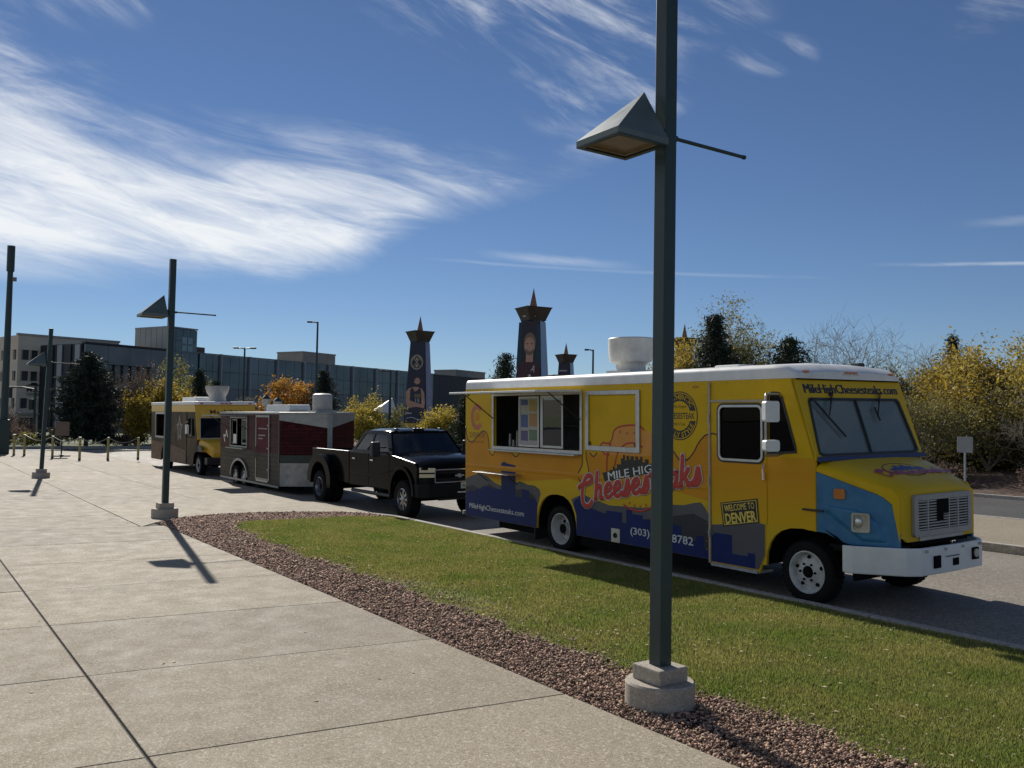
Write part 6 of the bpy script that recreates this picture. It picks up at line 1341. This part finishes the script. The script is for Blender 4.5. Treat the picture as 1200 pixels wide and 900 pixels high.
def grow(rg, H, spread, trunk_r, fork=.35, levels=4, kids=4, up=.35, curl=.25, multi=1):
    big, fine, tips = [], [], []
    def branch(p, d, L, r, lv):
        n = 4 if lv < 2 else 3; pts = [p]
        for i in range(n):
            d = d+rg.randn(3)*curl*.5+np.array([0, 0, up*.12]); d = d/np.linalg.norm(d); q = pts[-1]+d*L/n
            r1 = r*(1-.55*(i+1)/n); (big if lv < 2 else fine).append((pts[-1], q, r*(1-.55*i/n), r1)); pts.append(q)
            if lv < levels and (i > 0 or lv > 0):
                for c in range(rg.poisson(kids/n*1.15)):
                    ax = rg.randn(3); ax -= d*ax.dot(d); ax /= np.linalg.norm(ax)+1e-9
                    nd = d*.62+ax*.78+np.array([0, 0, up*.3]); branch(q, nd/np.linalg.norm(nd), L*rg.uniform(.5, .72), r1*.6, lv+1)
        tips.append((pts[-1], lv)); tips.append((pts[-2], lv))
    for m in range(multi):
        base = np.array([0, 0, -.25]) if multi == 1 else np.array([rg.randn()*.15, rg.randn()*.15, -.25])
        d = np.array([rg.randn()*.06, rg.randn()*.06, 1.]) if multi == 1 else np.array([rg.randn()*.28, rg.randn()*.28, 1.])
        L0 = H*fork; q = base+d/np.linalg.norm(d)*L0; big.append((base, q, trunk_r, trunk_r*.8))
        for i in range(int(kids*1.3)+1):
            a = i*2.4+rg.rand(); t = rg.uniform(.5, 1.0); o = base+(q-base)*t; nd = np.array([math.cos(a)*spread, math.sin(a)*spread, rg.uniform(.7, 1.3)]); branch(o, nd/np.linalg.norm(nd), H*(1-fork)*rg.uniform(.45, .62), trunk_r*.5, 1)
        branch(q, np.array([d[0]*.3, d[1]*.3, 1.]), H*(1-fork)*.75, trunk_r*.7, 1)
    return big, fine, tips
def leafcloud(rg, pts, per, sz, sig, flat=.8, asp=.5):
    c = np.repeat(pts, per, 0)
    if len(c) > 17000: sz *= (len(c)/17000)**.2; c = c[rg.permutation(len(c))[:17000]]
    n = len(c); c = c+rg.randn(n, 3)*sig*np.array([1, 1, flat])
    a = rg.randn(n, 3); a /= np.linalg.norm(a, axis=1)[:, None]; b = np.cross(a, rg.randn(n, 3)); b /= np.linalg.norm(b, axis=1)[:, None]+1e-9
    s = (sz*(.6+.8*rg.rand(n)))[:, None]
    v = np.stack([c-a*s, c-b*s*asp+a*s*.1, c+a*s, c+b*s*asp], 1).reshape(-1, 3)
    return v, np.arange(4*n).reshape(-1, 4)
NT = [0]
def tree(x, y, z, H, label, spread=.7, leaf=None, per=10, sz=.09, sig=.22, trunk_r=.11, bark=None, levels=4, kids=4, fork=.3, up=.35, multi=1, name='tree', cat='tree', group='trees around the plaza', keep=1.0, seed=None):
    NT[0] += 1; rg = np.random.RandomState(seed or 100+NT[0]); T = thing(name, label, cat, (x, y, z), 0, group)
    big, fine, tips = grow(rg, H, spread, trunk_r, fork, levels, kids, up, multi=multi)
    top = max(float(t[0][2]) for t in tips); k = H/top
    sc = np.array([k, k, k])
    big = [(a*sc, b*sc, r*1, q*1) for a, b, r, q in big]; fine = [(a*sc, b*sc, max(r, .006), max(q, .004)) for a, b, r, q in fine]
    v, f = tube_np(big, 6); np_mesh('trunk', v, f, bark or m_bark, T, smooth=True)
    if leaf and len(fine) > 6500: fine = [fine[i] for i in rg.permutation(len(fine))[:6500]]
    if fine: v, f = tube_np(fine, 3); np_mesh('branches' if leaf else 'crown', v, f, bark or m_bark, T)
    if leaf:
        tp = np.array([t[0]*sc for t in tips if t[1] >= 2]); tp = tp[rg.rand(len(tp)) < keep]
        v, f = leafcloud(rg, tp, per, sz, sig); np_mesh('crown', v, f, leaf, T)
    return T
def conifer(x, y, z, H, wid, label, leaf=None, dens=1.0, bot=.12, group='trees around the plaza', shape=.9, lean=0, sz=.13, name='conifer_tree', round_=.0):
    NT[0] += 1; rg = np.random.RandomState(300+NT[0]); T = thing(name, label, 'tree', (x, y, z), 0, group)
    segs = [(np.array([0, 0, -.25]), np.array([rg.randn()*.05, rg.randn()*.05, H*.96]), .05+H*.016, .015)]; C = []
    nb = int(120*dens)
    for i in range(nb):
        t = bot+(1-bot)*((i+rg.rand())/nb); h = H*t
        prof = (1-t)**shape*(1-round_)+round_*math.sin(math.pi*min(1, max(0, (t-bot*.6)/(1-bot*.6))))**.7
        L = wid*max(.05, prof)*rg.uniform(.6, 1.12); a = i*2.399+rg.rand()*.8
        d = np.array([math.cos(a), math.sin(a), 0]); p0 = np.array([0, 0, h]); m = p0+d*L*.55+np.array([0, 0, -.05*L]); e = p0+d*L+np.array([0, 0, rg.uniform(-.12, .22)*L])
        segs.append((p0, m, .02, .013)); segs.append((m, e, .013, .006))
        for q in np.linspace(.25, 1, max(3, int(L/.2))):
            C.append((p0+(m-p0)*q/.55 if q < .55 else m+(e-m)*(q-.55)/.45)+rg.randn(3)*.05)
    v, f = tube_np(segs, 4); np_mesh('trunk', v, f, m_bark, T)
    v, f = leafcloud(rg, np.array(C), int(9*max(1, dens)), sz, .15, .7, .17); np_mesh('crown', v, f, leaf or L_green, T)
    return T
def shrub(x, y, z, h, w, label, leaf, n=70, group='low shrubs beyond the bollards', sz=.07):
    NT[0] += 1; rg = np.random.RandomState(700+NT[0]); T = thing('shrub', label, 'shrub', (x, y, z), 0, group); segs, C = [], []
    for i in range(n//3):
        a = rg.rand()*6.28; r = w*math.sqrt(rg.rand()); e = np.array([math.cos(a)*r, math.sin(a)*r, h*(1-.5*(r/w)**2)*rg.uniform(.6, 1.05)]); segs.append((np.array([0, 0, -.1]), e*.55+np.array([0, 0, .05*h]), .02, .012)); segs.append((e*.55+np.array([0, 0, .05*h]), e, .012, .005))
        for q in (.6, .8, 1): C.append(e*q)
    v, f = tube_np(segs, 3); np_mesh('stems', v, f, m_bark, T); v, f = leafcloud(rg, np.array(C), 16, sz, .12); np_mesh('foliage', v, f, leaf, T)
# left background
conifer(10.9, 65.3, -.02, 6.15, 2.7, 'large dense dark pine in front of the beige campus building', L_green, 2.6, .10, shape=.75, sz=.15, round_=.45)
tree(13.9, 68.3, -.02, 6.0, 'bare brown tree between the dark pine and the golden tree', .55, L_brown, 3, .06, .2, kids=5, levels=4, keep=.5)
tree(15.5, 66.0, -.02, 4.7, 'golden leaved tree left of the far food truck', .75, L_gold, 12, .09, .25)
tree(12.9, 74.0, -.02, 4.6, 'second bare grey tree farther behind the pine', .6, None, kids=5)
tree(20.1, 77.2, -.02, 6.8, 'narrow yellow green tree above the far food truck', .4, L_olive, 10, .10, .25)
conifer(19.9, 71.4, -.02, 5.6, 1.5, 'dark conifer above the roof of the far food truck', L_green, 1.6, .1, round_=.3)
conifer(22.6, 76.0, -.02, 5.0, 1.5, 'rounder dark conifer beside the far truck exhaust fan', L_green2, 1.4, .1, round_=.4)
tree(17.2, 71.5, -.02, 5.0, 'olive tinted tree behind the golden tree', .7, L_olive, 9, .09, .25)
tree(31.6, 93.7, -.02, 4.3, 'small grey green tree above the trailer', .8, L_grey, 9, .10, .25)
tree(33.2, 86.5, -.02, 6.0, 'bright orange autumn tree in front of the glass building', .75, L_org, 12, .12, .3, kids=5)
conifer(33.9, 80.1, .2, 6.3, 1.9, 'dark rounded evergreen right of the orange tree', L_green, 2.0, .08, round_=.6, shape=.7)
tree(26.0, 54.9, -.03, 3.9, 'small yellow tree left of the basketball pylon', .45, L_yel, 12, .07, .2, fork=.2)
tree(28.0, 53.4, -.03, 3.1, 'pale yellow young tree right beside the basketball pylon base', .3, L_olive, 6, .06, .16, fork=.2)
tree(26.9, 45.2, -.03, 3.2, 'bright yellow shrub tree right of the basketball pylon', .3, L_yel, 12, .06, .16, fork=.15)
conifer(25.5, 40.8, -.03, 3.5, 1.15, 'dark juniper behind the rear corner of the yellow truck', L_green2, 1.5, .03, round_=.4)
conifer(25.6, 37.4, -.03, 5.5, 2.0, 'open pine below the hockey pylon', L_green2, 1.2, .15, shape=.7)
conifer(26.4, 38.8, -.03, 4.9, 2.0, 'shorter open pine left of the hockey pylon', L_green2, 1.1, .15, shape=.7)
for i, (x, y, h, lf, lb) in enumerate([(5.9, 66.5, 1.0, L_green, 'dark low shrub beyond the tall pole'), (7.4, 66.0, .8, L_olive, 'olive low shrub beyond the first chain'), (8.6, 67.0, 1.1, L_green2, 'green low shrub left of the pine trunk'), (9.6, 67.5, 1.2, L_brown, 'brown twiggy shrub behind the pine trunk'),
                                       (12.4, 66.2, 1.0, L_green, 'dark low shrub right of the pine trunk'), (13.3, 65.4, .8, L_brown, 'brown low shrub below the bare tree'), (14.6, 67.4, 1.1, L_green2, 'green low shrub below the golden tree'), (16.6, 65.2, .9, L_green, 'dark low shrub beside the far food truck'), (6.8, 70, 1.6, L_brown, 'taller brown shrub before the beige building')]):
    shrub(x, y, -.02, h, h*.9, lb, lf, 80)
tree(7.6, 76.0, -.02, 3.2, 'bare shrubby tree below the campus sign', .9, L_brown, 2, .05, .15, kids=5, fork=.1, keep=.4)
# right: wooded bank
BK = 'trees on the wooded bank'
def bz(x): return -.02+.75*min(1, max(0, (x-29.7)/9))
tree(32.6, 32.4, bz(32.6), 6.2, 'yellow tree directly right of the big lamp post', .8, L_gold, 14, .06, .22, group=BK, fork=.15)
conifer(31.9, 29.2, bz(31.9), 7.1, 2.8, 'tall dark spruce rising over the yellow truck roof', L_green, 2.0, .05, group=BK, shape=.8)
conifer(33.4, 30.0, bz(33.2), 5.8, 2.6, 'shorter dark spruce at the foot of the airy tree', L_green, 1.7, .05, group=BK, shape=.7)
tree(35.7, 30.9, bz(35.7), 8.3, 'tall airy tree with thin pale yellow green leaves', .2, L_olive, 8, .06, .22, group=BK, kids=5, keep=.9, levels=4, bark=m_barkp)
tree(38.6, 33.5, bz(38.6), 7.4, 'thin bare tree right of the airy tree', .5, None, group=BK, kids=5)
conifer(36.3, 28.3, bz(36.3), 5.9, 2.4, 'bushy dark evergreen over the cab roof', L_green2, 1.7, .05, group=BK, round_=.5, shape=.7)
tree(36.6, 25.6, bz(36.6), 6.9, 'wide bare tree above the truck windscreen', .75, None, group=BK, kids=6, fork=.2, bark=m_barkp)
tree(38.2, 27.2, bz(38.2), 7.3, 'second bare tree behind the wide bare tree', .7, None, group=BK, kids=6, fork=.2, bark=m_barkp)
tree(40.8, 25.0, bz(40.8), 6.6, 'bare tree at the right end of the truck roof', .7, None, group=BK, kids=6, fork=.2, bark=m_barkp)
tree(34.2, 20.4, .35, 4.7, 'bare branching tree right beside the truck windscreen', .9, L_olive, 4, .05, .18, group=BK, kids=6, fork=.12, bark=m_barkp, keep=.5)
tree(36.2, 18.6, .45, 4.6, 'bare spreading tree behind the small road sign', .95, L_olive, 4, .05, .18, group=BK, kids=6, fork=.12, bark=m_barkp, keep=.4)
tree(35.4, 15.6, .4, 4.3, 'low bare tree leaning over the bank at the far right', .95, None, group=BK, kids=6, fork=.12, bark=m_barkp)
tree(38.9, 21.7, .7, 5.5, 'yellow tree above the bare branching tree', .8, L_gold, 14, .058, .22, group=BK, fork=.2, kids=6, keep=.85)
tree(41.9, 21.8, .7, 6.0, 'golden tree behind the small road sign', .8, L_gold, 14, .058, .22, group=BK, fork=.2, kids=6, keep=.85)
tree(40.6, 18.4, .7, 5.6, 'broad yellow tree at the right end of the bank', .85, L_yel, 14, .058, .22, group=BK, fork=.2, kids=6, keep=.85)
tree(43.4, 19.4, .7, 6.2, 'tallest golden tree at the right end of the bank', .8, L_gold, 14, .058, .22, group=BK, fork=.2, kids=6, keep=.85)
conifer(53.5, 29.6, .7, 7.1, 1.9, 'dark evergreen tip above the yellow trees', L_green, 1.4, .05, group=BK)
conifer(57.0, 26.5, .7, 7.3, 1.9, 'second dark evergreen tip behind the golden trees', L_green, 1.4, .05, group=BK)
for i, (x, y, h, w, lb) in enumerate([(38.0, 24.2, 4.0, 1.8, 'dark evergreen understorey beside the windscreen'), (39.5, 20.6, 3.8, 1.8, 'dark evergreen below the golden tree'), (38.4, 17.4, 3.4, 1.8, 'dark evergreen behind the leaning bare tree'), (43.5, 23.2, 4.4, 2.0, 'dark evergreen deep in the bank'), (37.4, 14.4, 3.0, 1.6, 'low dark evergreen at the right edge of the bank'), (42.5, 16.6, 4.0, 2.0, 'dark evergreen below the tallest golden tree')]):
    conifer(x, y, .7, h, w, lb, L_green, 1.5, .03, group='evergreens under the wooded bank trees', round_=.6, shape=.6)
for i, (x, y, h, lf, lb) in enumerate([(31.6, 17.8, .8, L_brown, 'brown twiggy shrub left of the road sign'), (32.2, 14.9, .7, L_brown, 'low brown shrub right of the road sign'), (33.6, 13.2, .9, L_olive, 'olive shrub at the right edge of the bank'), (32.8, 19.6, 1.0, L_brown, 'brown shrub beside the truck bonnet'), (34.4, 22.5, 1.2, L_green2, 'green shrub behind the truck cab')]):
    shrub(x, y, .15, h, h, lb, lf, 80, 'shrubs along the bank foot')
tree(37.2, 20.2, .6, 4.4, 'thin golden tree low in front of the bank trees', .8, L_gold, 8, .055, .22, group=BK, fork=.12, kids=6, bark=m_barkp)
tree(38.4, 15.8, .7, 4.8, 'low golden tree at the right edge above the bank', .9, L_gold, 14, .055, .22, group=BK, fork=.12, kids=6, bark=m_barkp)
tree(46.5, 20.6, .7, 6.6, 'high golden crown behind the road sign', .85, L_gold, 14, .07, .26, group=BK, fork=.2, kids=6)
finish_texts()
